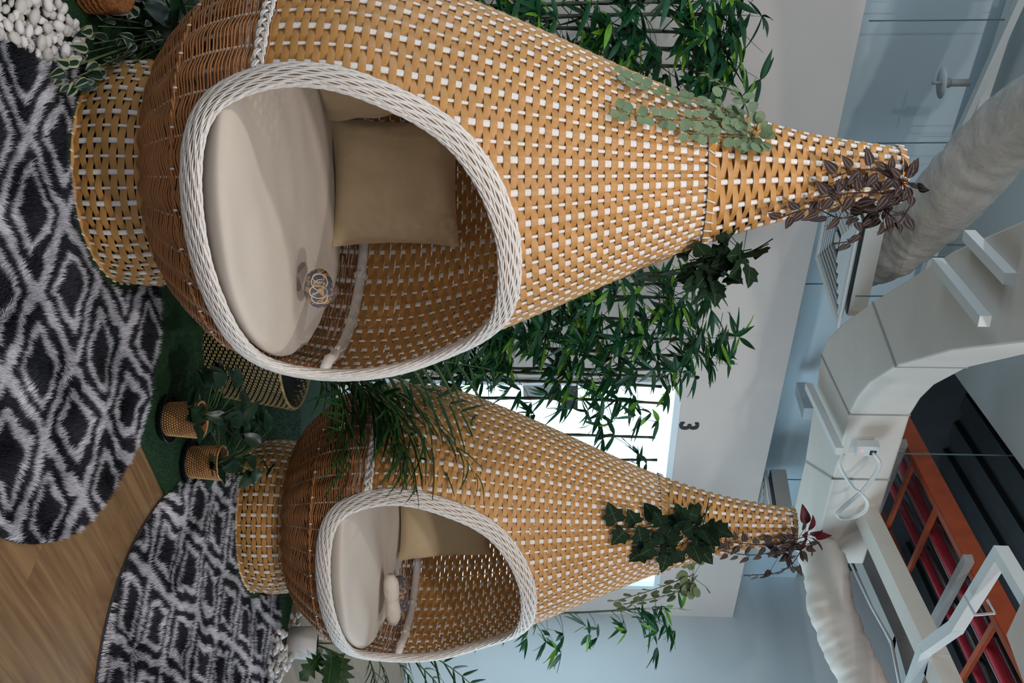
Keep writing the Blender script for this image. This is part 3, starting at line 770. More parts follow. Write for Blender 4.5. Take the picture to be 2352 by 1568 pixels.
# ------------------------------------------------------------------ garlands on the pods
def pod_hit(tx, ty, c):
    d = ray(tx, ty); t = np.linspace(math.hypot(*c)-1.0, math.hypot(*c)+.1, 500)/d.y
    X = np.array([d.x, d.y, d.z])[None]*t[:, None]+np.array([0, 0, EYE]); rho = np.hypot(X[:, 0]-c[0], X[:, 1]-c[1]); g_ = rho-prof(X[:, 2])
    i = int(np.argmax(g_ < 0)) if (g_ < 0).any() else int(np.argmin(g_)); p = Vector(X[i]); nr = Vector((p.x-c[0], p.y-c[1], .25)).normalized(); return p, nr
def garland(name, label, cat, c, paths, kind, size, step, stem, off=.02, cluster=None, seed=0, group=None, alt=None, depth=0.0, droop=.5):
    rd = random.Random(seed); p0, n0 = pod_hit(*paths[0][0], c); root = empty(name, p0, label=label, cat=cat, group=group); O = p0.copy()
    sb = MB()
    for path in paths:
        P = []
        for (tx, ty) in path:
            p, nr = pod_hit(tx, ty, c); P.append(tuple(p+nr*(off+rd.uniform(0, .012))+Vector((0, depth, 0))-O))
        C_ = [Vector(q) for q in crom(P, 6)]; sb.tube(C_, .0022, 5)
        acc = 0; side = 1
        for i in range(1, len(C_)):
            seg = (C_[i]-C_[i-1]).length; acc += seg
            while acc >= step:
                acc -= step; p = C_[i]; t = (C_[i]-C_[i-1]).normalized(); nr = Vector((p.x+O.x-c[0], p.y+O.y-c[1], 0)).normalized()
                s_ = t.cross(nr)*side; side = -side; d = (s_*(1+rd.uniform(-.2, .3))+t*.35+nr*rd.uniform(0, .5)+Vector((0, 0, -droop*rd.random()))).normalized()
                kd = alt if (alt and rd.random() < .3) else kind; q = p+d*size*.25
                sb.tube([p, q], .0012, 4); put_leaf(kd, root, q, d, nr+Vector((rd.uniform(-.4, .4), rd.uniform(-.6, .1), rd.uniform(-.3, .5))), size*rd.uniform(.8, 1.15), rd)
    if cluster:
        for (tx, ty, n, rad) in cluster:
            p, nr0 = pod_hit(tx, ty, c); p = p+nr0*(off+.01)+Vector((0, depth, 0))-O
            for _ in range(n):
                a = rd.uniform(0, 2*PI); e = Vector((rd.uniform(-1, 1), -rd.uniform(0, .9), rd.uniform(-1, 1)))
                e = e.normalized(); q = p+e*rad*rd.uniform(.3, 1); sb.tube([p, q], .0012, 4)
                kd = alt if (alt and rd.random() < .3) else kind
                put_leaf(kd, root, q, (e+Vector((0, 0, -.3))).normalized(), Vector((rd.uniform(-.6, .6), -1, rd.uniform(-.2, .9))), size*rd.uniform(.8, 1.15), rd)
    sb.build('stems', M['eucstem'] if kind == 'round' else stem, root)['kind'] = 'stuff'
    return root
garland('leaf_garland', 'pale grey green round leaved garland draped on the large pod neck', 'garland', C1,
        [[(1715, 318), (1640, 290), (1540, 285), (1460, 278), (1400, 262)], [(1700, 300), (1620, 255), (1540, 235), (1470, 215), (1410, 188)], [(1710, 325), (1660, 320), (1600, 318), (1550, 312)],
         [(1700, 290), (1680, 240), (1640, 210), (1600, 190)]], 'round', .034, .019, None, cluster=[(1700, 322, 22, .05), (1640, 265, 10, .05)], seed=3, off=.025)
garland('leaf_garland', 'purple and silver striped leaf garland hanging from the large pod tip', 'garland', C1,
        [[(2060, 425), (1990, 400), (1930, 395), (1870, 410)], [(2060, 440), (1980, 470), (1900, 490), (1830, 470), (1760, 492)], [(2050, 450), (1980, 480), (1930, 530), (1890, 545)],
         [(2065, 450), (2030, 500), (1990, 520)], [(2050, 430), (2000, 440), (1930, 440), (1850, 450)]], 'purple', .054, .028, M['purple'], cluster=[(2030, 420, 16, .07), (1990, 470, 16, .09), (1900, 470, 10, .08)], seed=5, off=.035, depth=-.03)
garland('ivy_garland', 'dark green ivy garland on the shaded side of the large pod neck', 'ivy', C1,
        [[(1750, 530), (1690, 555), (1620, 570), (1550, 590), (1480, 605)], [(1740, 540), (1680, 570), (1620, 600), (1600, 640)], [(1700, 550), (1640, 565), (1560, 575)]], 'ivy', .075, .038, M['ivy'], cluster=[(1680, 555, 12, .10), (1600, 590, 10, .10)], seed=8, off=.04, alt='ivyo')
garland('leaf_garland', 'purple striped leaf garland hanging from the small pod tip', 'garland', C2,
        [[(1825, 1225), (1770, 1240), (1700, 1240), (1640, 1235)], [(1825, 1235), (1760, 1255), (1700, 1262), (1640, 1255)], [(1830, 1230), (1800, 1280), (1760, 1300), (1690, 1305)]],
        'purple', .052, .030, M['purple'], cluster=[(1800, 1240, 14, .09), (1770, 1255, 12, .10)], seed=11, off=.035, depth=-.03)
garland('leaf_spray', 'small maroon leaf spray sticking up from the small pod tip', 'garland', C2, [[(1830, 1225), (1832, 1228)]], 'maroon', .085, .5, M['maroon'], cluster=[(1832, 1226, 8, .06)], seed=2, off=.02)
garland('ivy_garland', 'dark ivy garland hung across the front of the small pod neck', 'ivy', C2,
        [[(1615, 1165), (1580, 1200), (1520, 1200), (1460, 1210), (1400, 1208)], [(1600, 1180), (1560, 1240), (1500, 1250), (1440, 1240)], [(1610, 1150), (1590, 1220), (1560, 1270)]],
        'ivy', .088, .055, M['ivy'], cluster=[(1570, 1200, 9, .10), (1510, 1230, 6, .09)], seed=14, off=.035, alt='ivyo')
garland('leaf_garland', 'pale green round leaved garland behind the small pod, over the window corner', 'garland', C2,
        [[(1580, 1312), (1540, 1325), (1480, 1345), (1400, 1372)], [(1585, 1318), (1550, 1345), (1490, 1362), (1420, 1380)], [(1588, 1315), (1570, 1330), (1530, 1350)]], 'round', .046, .024, None, cluster=[(1575, 1318, 16, .08)], seed=17, off=.05, depth=.12)

# ------------------------------------------------------------------ palms
def palm(label, base, fronds, seed, pot=None):
    rd = random.Random(seed); root = empty('areca_palm', base); tag(root, label, 'palm')
    for (az, ln, el, arch, lf) in fronds:
        d = Vector((math.cos(math.radians(az)), math.sin(math.radians(az)), 0)); p = Vector((0, 0, 0)); e = math.radians(el); n = 16; pts = [p.copy()]
        for i in range(n):
            p = p+(d*math.cos(e)+Vector((0, 0, math.sin(e))))*ln/n; e -= math.radians(arch)/n; pts.append(p.copy())
        b_ = MB(); b_.tube(pts, [.006-.0045*i/n for i in range(n+1)], 5); fr = b_.build('frond', M['stemg'], root)
        for i in range(5, n+1):
            t = (pts[i]-pts[i-1]).normalized(); sd = t.cross(Vector((0, 0, 1))).normalized(); u = sd.cross(t)
            s_ = lf*math.sin(PI*min(.96, (i-3.5)/(n-2)))**.6
            for sg in (-1, 1):
                dd = (sd*sg*rd.uniform(.7, 1)+t*rd.uniform(.5, .9)+u*rd.uniform(-.3, .25)).normalized()
                put_leaf('palm', fr, pts[i], dd, u+Vector((rd.uniform(-.3, .3), rd.uniform(-.3, .3), 0)), s_*rd.uniform(.85, 1.15), rd, 'leaflet')
    return root
palm('areca palm in the checked basket between the pods, fronds arching over the small pod', (.03, 4.30, .22),
     [(-25, .80, 84, 70, .26), (10, .95, 82, 60, .27), (-50, .68, 76, 80, .24), (38, 1.0, 84, 45, .27), (-5, 1.05, 84, 52, .27), (75, 1.0, 84, 35, .26), (130, .9, 82, 40, .25), (0, .72, 70, 85, .25), (22, .80, 76, 65, .26), (-15, .9, 80, 66, .27), (55, .85, 80, 50, .26), (-10, .85, 84, 75, .27), (15, .88, 86, 72, .27), (-35, .9, 82, 62, .26), (30, .75, 72, 80, .25)], 31)
palm('palm standing on the far side of the small pod before the pale wall', (1.62, 5.75, .25),
     [(-10, .95, 75, 95, .26), (10, 1.1, 78, 80, .27), (-35, .8, 65, 110, .25), (30, 1.15, 82, 70, .26), (-5, .62, 52, 95, .24)], 37)

# checked baskets
def checked_basket(label, c, rb, rt, h, rot=0.0):
    root = empty('checked_basket', (c[0], c[1], 0)); tag(root, label, 'planter')
    nk = 108; nr_ = int(h/.0072); VV = []; FF = []; MI = []; nv = 0
    b_ = MB(); b_.lathe([(rb*.985, .004), (rt*.985, h), (rt*.965, h), (rb*.95, .01)], 48, capb=True); b_.build('lining', M['blackweave'], root)
    V = []; Fq = []
    for i in range(nr_):
        for j in range(nk):
            if (j+i*1) % 3 == 0: continue
            z0 = h*(i+.12)/nr_; z1 = h*(i+.88)/nr_; a0 = 2*PI*(j+.1)/nk; a1 = 2*PI*(j+.9)/nk; o_ = len(V)
            for z in (z0, z1):
                r = rb+(rt-rb)*z/h+.0015
                for a in (a0, a1): V.append((r*math.cos(a), r*math.sin(a), z))
            am = (a0+a1)/2; zm = (z0+z1)/2; r = rb+(rt-rb)*zm/h+.005; V.append((r*math.cos(am), r*math.sin(am), zm))
            Fq += [(o_, o_+1, o_+4), (o_+1, o_+3, o_+4), (o_+3, o_+2, o_+4), (o_+2, o_, o_+4)]
            if j % 1 == 0:
                pass
    o = link('checked_weave', np_mesh('checked_weave', V, Fq, [M['straw']]), root); o['kind'] = 'stuff'
    V = []; Fq = []
    for i in range(nr_):
        for j in range(nk):
            if (j+i) % 3 == 0: continue
            z0 = h*(i+.12)/nr_; z1 = h*(i+.88)/nr_; a0 = 2*PI*(j+.1)/nk; a1 = 2*PI*(j+.9)/nk; o_ = len(V)
            for z in (z0, z1):
                r = (rb+(rt-rb)*z/h)*.962
                for a in (a0, a1): V.append((r*math.cos(a), r*math.sin(a), z))
            Fq.append((o_, o_+1, o_+3, o_+2))
    b_ = MB(); b_.v = V; b_.n = len(V); b_.f = Fq; b_.m = [0]*len(Fq); o = b_.build('inner_weave', M['straw'], root); o['kind'] = 'stuff'
    b_ = MB(); b_.tube([(rt*.98*math.cos(a), rt*.98*math.sin(a), h) for a in np.linspace(0, 2*PI, 49)[:-1]], .006, 6, closed=True); b_.build('basket_rim', M['straw'], root)
    b_ = MB(); b_.lathe([(.01, h*.45), (rb+(rt-rb)*.45-.02, h*.45)], 24, capb=False); b_.build('soil', M['soil'], root)
    return root
checked_basket('black and straw checked basket planter between the two pods', (.02, 4.32), .22, .275, .33)
checked_basket('checked basket planter half hidden behind the small pod, by the white pot', (1.38, 5.78), .17, .22, .30)

# small rattan pots on black saucers
def rattan_pot(label, plabel, c, seed, leaves):
    root = empty('rattan_pot', (c[0], c[1], .011)); tag(root, label, 'plant pot')
    b_ = MB(); b_.lathe([(.066, .0), (.080, .006), (.086, .026), (.084, .030), (.078, .012), (.01, .010)], 36); b_.build('saucer', M['black'], root)
    b_ = MB(); b_.lathe([(.055, .012), (.0645, .140), (.060, .140), (.052, .02)], 36); b_.build('pot_wall', M['rattand'], root)
    V = []; Fq = []; nk = 40; nr_ = 13
    for i in range(nr_):
        for j in range(nk):
            sh = .5*(i % 2); z0 = .016+.120*i/nr_; z1 = z0+.120/nr_*1.0; zm = (z0+z1)/2; am = 2*PI*(j+.5+sh)/nk; a0 = am-2*PI*.43/nk; a1 = am+2*PI*.43/nk; o_ = len(V)
            for a, z, e in ((a0, zm-.001, 0.0), (am, z0, .0015), (a1, zm+.001, 0.0), (am, z1, .0015), (am, zm, .0036)):
                r = .0555+.0092*z/.13+.0012+e; V.append((r*math.cos(a), r*math.sin(a), z))
            Fq += [(o_, o_+1, o_+4), (o_+1, o_+2, o_+4), (o_+2, o_+3, o_+4), (o_+3, o_, o_+4)]
    o = link('woven_cover', np_mesh('woven_cover', V, Fq, [M['rattan']]), root); o['kind'] = 'stuff'
    b_ = MB(); b_.tube([(.065*math.cos(a), .065*math.sin(a), .142) for a in np.linspace(0, 2*PI, 37)[:-1]], .0042, 6, closed=True); b_.build('pot_rim', M['rattan'], root)
    b_ = MB(); b_.lathe([(.005, .118), (.058, .118)], 24, capb=False); b_.build('soil', M['soil'], root)
    rd = random.Random(seed); pr = empty('potted_plant', (c[0], c[1], .129)); tag(pr, plabel, 'plant'); sb = MB()
    for (tx, ty, dy_, s_) in leaves:
        e = at_y(tx, ty, c[1]+dy_)-Vector((c[0], c[1], .129)); dx, dy, h_ = e; mid = Vector((dx*.35, dy*.35, max(.02, h_*.62))); sb.tube([Vector((0, 0, 0)), mid, e], [.0025, .002, .0014], 5)
        for _ in range(2):
            d = Vector((dx+rd.uniform(-.05, .05), dy+rd.uniform(-.05, .05), rd.uniform(-.05, .04))).normalized()
            d = (d+Vector((rd.uniform(-.7, .7), rd.uniform(-.7, .7), 0))).normalized()
            put_leaf('ovate', pr, e, d, Vector((rd.uniform(-.4, .4), rd.uniform(-.9, .1), 1)), s_*rd.uniform(.85, 1.1), rd)
    sb.build('stems', M['stemg'], pr)['kind'] = 'stuff'
rl = random.Random(5)
def rleaves(n, x0, x1, y0, y1, s_): return [(rl.uniform(x0, x1), rl.uniform(y0, y1), rl.uniform(-.10, .12), s_) for _ in range(n)]
rattan_pot('light rattan pot on a black saucer at the turf edge, nearer the large rug', 'dark green oval leaved plant in the rattan pot nearer the large rug', (.293, 3.70), 3, rleaves(20, 445, 560, 868, 975, .085))
rattan_pot('light rattan pot on a black saucer touching the oval rug', 'dark green oval leaved plant in the rattan pot beside the oval rug', (.475, 3.93), 4, rleaves(22, 475, 625, 965, 1085, .08))

# white pot with lobed plant
wp_ = empty('white_pot', (1.60, 5.44, 0.012)); tag(wp_, 'plain white pot beside the small pod and white pebbles', 'plant pot')
b_ = MB(); b_.lathe([(.082, .0), (.088, .16), (.083, .16), (.078, .02)], 40); b_.build('pot_wall', M['potwhite'], wp_)
b_ = MB(); b_.lathe([(.005, .13), (.082, .13)], 24, capb=False); b_.build('soil', M['soil'], wp_)
ph = empty('lobed_plant', (1.60, 5.44, .14)); tag(ph, 'dark green lobed leaf plant growing out of the white pot', 'plant'); sb = MB()
for (dx, dy, h_, s_, dr) in [(.06, -.10, .10, .20, .2), (.10, -.02, .13, .18, .2), (-.02, -.06, .16, .17, .5), (.08, -.14, .05, .16, -.3), (.12, -.08, .16, .20, .1), (.02, .05, .20, .18, .6)]:
    e = Vector((dx*.5, dy*.5, h_)); sb.tube([Vector((0, 0, -.01)), e*.6, e], .004, 5); put_leaf('philo', ph, e, Vector((dx, dy, dr*.15)), Vector((-.3, -.8, .7)), s_)
sb.build('stems', M['stemg'], ph)['kind'] = 'stuff'

# ------------------------------------------------------------------ pebbles
PBM = []
for i in range(6):
    bmv = MB(); rdn = random.Random(i); n1, n2 = 7, 9; vs = []
    ax = (1, rdn.uniform(.65, .85), rdn.uniform(.42, .6)); vs.append((0, 0, -ax[2]))
    for a in range(1, n1):
        for k in range(n2):
            th = PI*a/n1; phh = 2*PI*k/n2; v = Vector((math.sin(th)*math.cos(phh), math.sin(th)*math.sin(phh), -math.cos(th)))
            q = 1+.16*mnoise.noise(v*1.3+Vector((i*5, 0, 0))); vs.append((v.x*q*ax[0], v.y*q*ax[1], v.z*q*ax[2]))
    vs.append((0, 0, ax[2])); fs = [(0, 1+(k+1) % n2, 1+k) for k in range(n2)]
    for a in range(n1-2):
        for k in range(n2): fs.append((1+a*n2+k, 1+a*n2+(k+1) % n2, 1+(a+1)*n2+(k+1) % n2, 1+(a+1)*n2+k))
    L_ = len(vs)-1; fs += [(L_, 1+(n1-2)*n2+k, 1+(n1-2)*n2+(k+1) % n2) for k in range(n2)]
    bmv.add(vs, fs); PBM.append(bmv.mesh('pebble', M['pebble'] if i % 2 else M['pebble2']))
def pebbles(poly, n, smin, smax, label, group, seed, z0=.012, layers=2):
    rd = random.Random(seed); placed = []; tries = 0
    xs = [p[0] for p in poly]; ys = [p[1] for p in poly]
    while len(placed) < n and tries < 40000:
        tries += 1; x = rd.uniform(min(xs), max(xs)); y = rd.uniform(min(ys), max(ys))
        if not bool(in_poly(np.array([x]), np.array([y]), poly)[0]): continue
        s_ = rd.uniform(smin, smax); lay = 0 if len(placed) < n*.66 else 1
        if any((x-a)**2+(y-b2)**2 < ((s_+c_)*(.70))**2 and l_ == lay for a, b2, c_, l_ in placed): continue
        o = bpy.data.objects.new('pebble', rd.choice(PBM)); COL.objects.link(o)
        o.location = (x, y, z0+s_*.45+lay*s_*.75); o.rotation_euler = (rd.uniform(-.35, .35), rd.uniform(-.35, .35), rd.uniform(0, 6.3)); o.scale = (s_, s_, s_)
        tag(o, label, 'pebble', group); placed.append((x, y, s_, lay))
def fpoly(pp): return [tuple(at_z(a, b2, .02))[:2] for a, b2 in pp]
pebbles(fpoly([(-60, -60), (110, -60), (150, 30), (185, 80), (188, 130), (160, 142), (100, 140), (40, 100), (-40, 70)]), 165, .014, .024, 'white pebble in the heap between the big round rug and the variegated plant', 'white pebbles beside the large pod', 5)
pebbles(fpoly([(630, 1448), (655, 1450), (652, 1470), (662, 1500), (668, 1518), (650, 1545), (640, 1590), (608, 1590), (610, 1530), (622, 1490)]), 78, .014, .026, 'white pebble in the heap beside the white pot and oval rug', 'white pebbles beside the small pod', 6)
pebbles(fpoly([(668, 1404), (684, 1404), (688, 1442), (672, 1442)]), 5, .018, .024, 'white pebble lying at the foot of the checked basket behind the small pod', 'white pebbles by the far basket', 9, layers=1)

# coir basket corner and variegated plant
cb = empty('coir_basket', (-1.09, 3.06, .012)); tag(cb, 'brown coir basket edge beside the white pebbles, cut off by the picture', 'basket')
b_ = MB(); b_.lathe([(.095, 0), (.112, .03), (.108, .06), (.116, .09), (.112, .115), (.10, .115), (.09, .02)], 36); b_.build('basket_wall', M['coir'], cb)
b_ = MB()
for i in range(7): b_.tube([((.112-.004*abs(i-3)/3)*math.cos(a), (.112)*math.sin(a), .008+.016*i+.002*math.sin(a*20+i*PI)) for a in np.linspace(0, 2*PI, 61)[:-1]], .006, 5, closed=True)
b_.build('coir_rope', M['coir'], cb)
vr = empty('variegated_plant', (-1.06, 3.52, .012)); tag(vr, 'trailing plant with cream edged dark leaves beside the large pod base', 'plant'); rd = random.Random(12); sb = MB()
tips = [(170, 150), (205, 205), (150, 190), (240, 175), (200, 120), (300, 95), (262, 90), (340, 60), (310, 35), (360, 95), (355, 28), (330, 110), (260, 130), (225, 60), (280, 20), (150, 160), (240, 210), (180, 175), (400, 20), (290, 130), (310, 140), (215, 100), (250, 40), (330, 20)]
for i, (tx, ty) in enumerate(tips):
    yy = 3.05+.0009*(tx-130)+rd.uniform(-.05, .12); e = at_y(tx, ty, yy)
    if e.z < .03: e = at_z(tx, ty, .04+rd.uniform(0, .05))
    e = e-Vector(vr.location); sb.tube([Vector((0, 0, 0)), Vector((e.x*.45, e.y*.45, max(.08, e.z*1.3))), e], [.003, .002, .0015], 5)
    for _ in range(2):
        d = Vector((e.x+rd.uniform(-.2, .2), e.y+rd.uniform(-.25, .1), rd.uniform(-.3, .2))).normalized()
        put_leaf('vari', vr, e+Vector((rd.uniform(-.03, .03), rd.uniform(-.03, .03), rd.uniform(-.02, .03))), d, Vector((rd.uniform(-.5, .5), -.8, .8)), rd.uniform(.045, .075), rd)
sb.build('stems', M['stemg'], vr)['kind'] = 'stuff'
db = empty('leafy_undergrowth', (-1.25, 3.95, .012)); tag(db, 'dark leafy undergrowth in the shade behind the variegated plant', 'plant'); sb = MB()
for i in range(60):
    tx = rd.uniform(190, 440); ty = rd.uniform(-40, 110)*(1-(tx-150)/600)
    e = at_y(tx, ty, rd.uniform(3.25, 3.9)); 
    if e.z < .05: e.z = .06
    e = e-Vector(db.location); sb.tube([Vector((rd.uniform(-.1, .1), 0, 0)), Vector((e.x*.5, e.y*.5, e.z*.8+.05)), e], .002, 4)
    for _ in range(3): put_leaf('ovate', db, e, Vector((rd.uniform(-1, 1), -rd.uniform(0, 1), rd.uniform(-.6, .3))), Vector((rd.uniform(-.5, .5), -.6, .8)), rd.uniform(.07, .13), rd)
sb.build('stems', M['stemg'], db)['kind'] = 'stuff'
# long blade leaf touching the bowl
lb = empty('grass_plant', at_z(400, -30, .3)); tag(lb, 'long arching grass blades at the large pod bowl, at the picture edge', 'plant')
for k, (a, b2) in enumerate([((430, -40), (500, 50)), ((520, -60), (560, 10))]):
    s0 = at_y(*a, 2.95)-Vector(lb.location); s1 = at_y(*b2, 2.78)-Vector(lb.location); b_ = MB(); n = 10; vs = []
    dsd = Vector((.008, .004, .004))
    for i in range(n+1):
        t = i/n; p = s0+(s1-s0)*t+Vector((0, -.02, .02))*math.sin(PI*t); w_ = (1-t)**.6; vs += [tuple(p-dsd*w_), tuple(p+dsd*w_)]
    b_.add(vs, [(2*i, 2*i+1, 2*i+3, 2*i+2) for i in range(n)]); b_.build('blade', M['palm'], lb)

# ------------------------------------------------------------------ ceiling services
def hull_duct(name, label, cat, bottom_far, bottom_near, z, h, mt, group=None):
    """rectangular duct from two edge lines of its underside"""
    n = len(bottom_far); vs = []
    for i in range(n):
        f = bottom_far[i]; q = bottom_near[i]; vs += [(f[0], f[1], z), (q[0], q[1], z), (q[0], q[1], z+h), (f[0], f[1], z+h)]
    fs = [(3, 2, 1, 0)]
    for i in range(n-1):
        for k in range(4): a = i*4+k; b2 = i*4+(k+1) % 4; fs.append((a, b2, b2+4, a+4))
    e = (n-1)*4; fs.append((e, e+1, e+2, e+3)); me = MB(); me.add(vs, fs)
    c = Vector(vs[0]); root = empty(name, c); tag(root, label, cat, group)
    me.v = [tuple(Vector(v)-c) for v in me.v]; o = me.build('duct_body', mt, root, smooth=False)
    bv = o.modifiers.new('bevel', 'BEVEL'); bv.width = .012; bv.segments = 2; bv.limit_method = 'ANGLE'
    return root
far = [(-.50, 2.6), (-.38, 4.27), (-.22, 5.40), (-.12, 6.00), (-.04, 6.32), (.06, 6.50), (.40, 6.70), (.76, 6.92), (1.42, 7.50)]
near = [(-.06, 2.6), (.02, 4.27), (.10, 5.0), (.20, 5.45), (.28, 5.66), (.38, 5.83), (.56, 5.99), (.78, 6.19), (1.38, 6.72)]
dct = hull_duct('air_duct', 'wide white insulated rectangular air duct bending under the ceiling', 'duct', far, near, 3.0, .33, M['duct'])
def seam(i):
    b_ = MB(); c = Vector(dct.location); f = Vector((far[i][0], far[i][1], 2.998))-c; q = Vector((near[i][0], near[i][1], 2.998))-c
    b_.beam(f, q, .012, .004); b_.beam(q, q+Vector((0, 0, .33)), .012, .01); b_.build('tape_seam', M['greymet'], dct, smooth=False)
seam(5); seam(2); seam(7)
def flex(name, label, pts, rad, mt, wr, seed, rings=0, cat='duct'):
    P = crom([tuple(p) for p in pts], 14); c = Vector(P[0]); root = empty(name, c); tag(root, label, cat); n = 28; vs = []; fs = []; up = None
    for i, p in enumerate(P):
        t = Vector(P[min(i+1, len(P)-1)])-Vector(P[max(i-1, 0)]); t.normalize()
        if up is None: up = t.orthogonal().normalized()
        up = (up-t*up.dot(t)).normalized(); b2 = t.cross(up)
        for k in range(n):
            a = 2*PI*k/n; r = rad*(1+wr*mnoise.noise(Vector((i*.35+seed, math.cos(a)*1.1, math.sin(a)*1.1)))+wr*.5*mnoise.noise(Vector((i*.9, math.cos(a)*3, math.sin(a)*3+seed))))
            vs.append(tuple(Vector(p)-c+up*(r*math.cos(a))+b2*(r*math.sin(a))))
    for i in range(len(P)-1):
        for k in range(n): fs.append((i*n+k, i*n+(k+1) % n, (i+1)*n+(k+1) % n, (i+1)*n+k))
    fs += [tuple(range(n-1, -1, -1)), tuple((len(P)-1)*n+k for k in range(n))]
    b_ = MB(); b_.add(vs, fs); b_.build('duct_body', mt, root); return root
flex('flexible_duct', 'plastic wrapped flexible duct curving down to the square air diffuser', [at_y(1975, 590, 6.2), at_y(2040, 570, 6.05), at_y(2110, 520, 5.85), at_y(2200, 430, 5.45), at_y(2300, 320, 5.1), at_y(2420, 240, 4.7), at_y(2600, 150, 4.05)], .178, M['foil'], .10, 3)
flex('flexible_duct', 'round pale flexible duct hanging past the small pod tip', [at_y(1880, 1270, 6.6), at_y(1898, 1310, 6.5), at_y(1908, 1390, 6.4), at_y(1938, 1470, 6.3), at_y(1972, 1545, 6.2), at_y(2010, 1640, 6.1)], .135, M['duct'], .09, 9)
# square diffusers
def diffuser(label, c, side, rz, box_h):
    root = empty('air_diffuser', c, rz); tag(root, label, 'air vent', 'square ceiling air diffusers')
    b_ = MB(); h = side/2
    for (x0, x1, y0, y1) in ((-h, h, -h, -h+.035), (-h, h, h-.035, h), (-h, -h+.035, -h+.035, h-.035), (h-.035, h, -h+.035, h-.035)):
        b_.box(((x0+x1)/2, (y0+y1)/2, .006), (x1-x0, y1-y0, .012))
    b_.build('frame', M['metalw'], root, smooth=False)
    b_ = MB(); b_.box((0, 0, box_h/2+.06), (side*.86, side*.86, box_h)); b_.build('plenum_box', M['duct'], root, smooth=False)
    b_ = MB(); b_.box((0, 0, .055), (side*.84, side*.84, .004)); b_.build('throat', M['black'], root, smooth=False)
    for i in range(6):
        r = h-.06-i*.042; b_ = MB(); z0, z1 = .002, .030
        for k in range(4):
            a = PI/2*k; co, si = math.cos(a), math.sin(a)
            q = [(-r, -r, z0), (r, -r, z0), (r+.020-.0, -r-.02, z1), (-r-.020, -r-.02, z1)]; q = [(x*co-y*si, x*si+y*co, z) for x, y, z in q]
            q2 = [(x*.985, y*.985, z+.003) for x, y, z in q]; b_.add(q+q2, [(0, 1, 2, 3), (7, 6, 5, 4), (0, 4, 5, 1)])
        b_.build('louvre', M['metalw'], root, smooth=False)
    b_ = MB(); b_.box((0, 0, .008), (.07, .07, .01)); b_.build('centre_plate', M['metalw'], root, smooth=False)
    for sx in (-1, 1):
        b_ = MB(); b_.tube([(sx*h*.7, h*.6, .1), (sx*h*.7, h*.6, 3.95-c[2])], .004, 5); b_.build('hanger_rod', M['darkrod'], root)
    return root
B_ = at_z(1925, 742, 3.0); rzd = math.radians(38)
u1 = Vector((math.cos(rzd), math.sin(rzd), 0)); u2 = Vector((-u1.y, u1.x, 0)); sd = .72
diffuser('square white louvred air diffuser beside the large pod tip', tuple(B_-u1*sd/2+u2*sd/2+Vector((.03, -.06, -.02))), sd, rzd, .10)
B2 = at_z(1762, 1088, 3.0); diffuser('small looking square air diffuser behind the small pod tip', tuple(B2+Vector((.30, .18, 0))), .52, math.radians(45), .12)
# ceiling hanging rods
RODS = [((1996, 48), (2330, 45), 7.6, 'thin hanging rod nearest the picture corner above the large pod'), ((1975, 329), (2222, 325), 7.6, 'thin hanging rod just above the large pod tip'),
        ((1990, 562), (2215, 562), 6.6, 'thin hanging rod beside the plastic wrapped duct'), ((1850, 652), (1990, 648), 7.6, 'thin rod behind the square diffuser'),
        ((1965, 680), (2215, 672), 6.0, 'thin rod hanging in front of the air duct'), ((1730, 1097), (1800, 1096), 7.6, 'thin rod in front of the far diffuser'),
        ((2020, 1040), (2352, 1050), 5.6, 'long thin rod crossing the dark ceiling deck'), ((2245, 1286), (2352, 1287), 5.6, 'short thin rod above the grey strut'), ((1835, 905), (1870, 903), 7.6, 'short thin rod seam beside the grey soffit')]
for (a, b2, k, lb_) in RODS:
    p = at_k(*a, k); q = at_k(*b2, k); q.x = p.x+(q.x-p.x)*.3; b_ = MB(); b_.tube([(0, 0, 0), tuple(q-p)], .0045, 6); o = b_.build('hanging_rod', M['darkrod']); o.location = p; tag(o, lb_, 'rod')
# sprinkler with disc
p = at_k(2228, 190, 7.3); q = at_k(2150, 190, 7.3); q.x = p.x; q.y = p.y
o = empty('sprinkler', q); tag(o, 'white sprinkler pipe with a round disc hanging from the ceiling beam', 'sprinkler')
b_ = MB(); b_.tube([(0, 0, .05), (0, 0, p.z-q.z)], .020, 10); b_.tube([(0, 0, .045), (0, 0, .075)], .026, 10); b_.build('pipe', M['greymet'], o)
b_ = MB(); b_.lathe([(.005, .030), (.085, .028), (.085, .031), (.005, .034)], 24); b_.build('disc', M['wallwhite'], o)
b_ = MB(); b_.tube([(0, 0, -.02), (0, 0, .045)], .010, 8); b_.build('nozzle', M['greymet'], o)
# hanger struts under the duct
def strut(label, a, b2, z, w_=.042, name='strut_channel', mt='metalw', zb=None):
    p = at_z(*a, z); q = at_z(*b2, z if zb is None else zb); b_ = MB(); b_.beam((0, 0, 0), q-p, w_, .042); o = b_.build(name, M[mt], smooth=False); o.location = p; return tag(o, label, 'bracket')
strut('white strut carrying the duct beside the pale upper wall', (1857, 886), (1928, 1036), 2.95)
strut('second white strut on the wide duct nearer the flexible duct', (2152, 603), (2262, 738), 2.95)
strut('white ceiling strut at the corner above the flexible duct', (2352, -20), (2200, 315), 3.82, .05)
strut('white strut past the flexible duct by the picture edge', (2225, 540), (2320, 640), 2.98)
b_ = MB(); p = at_z(1840, 890, 3.2); q = at_z(1858, 950, 3.2); b_.beam((0, 0, 0), q-p, .10, .08); o = b_.build('junction_box', M['wallwhite'], smooth=False); o.location = p; tag(o, 'pale box on the upper wall behind the duct strut', 'box')
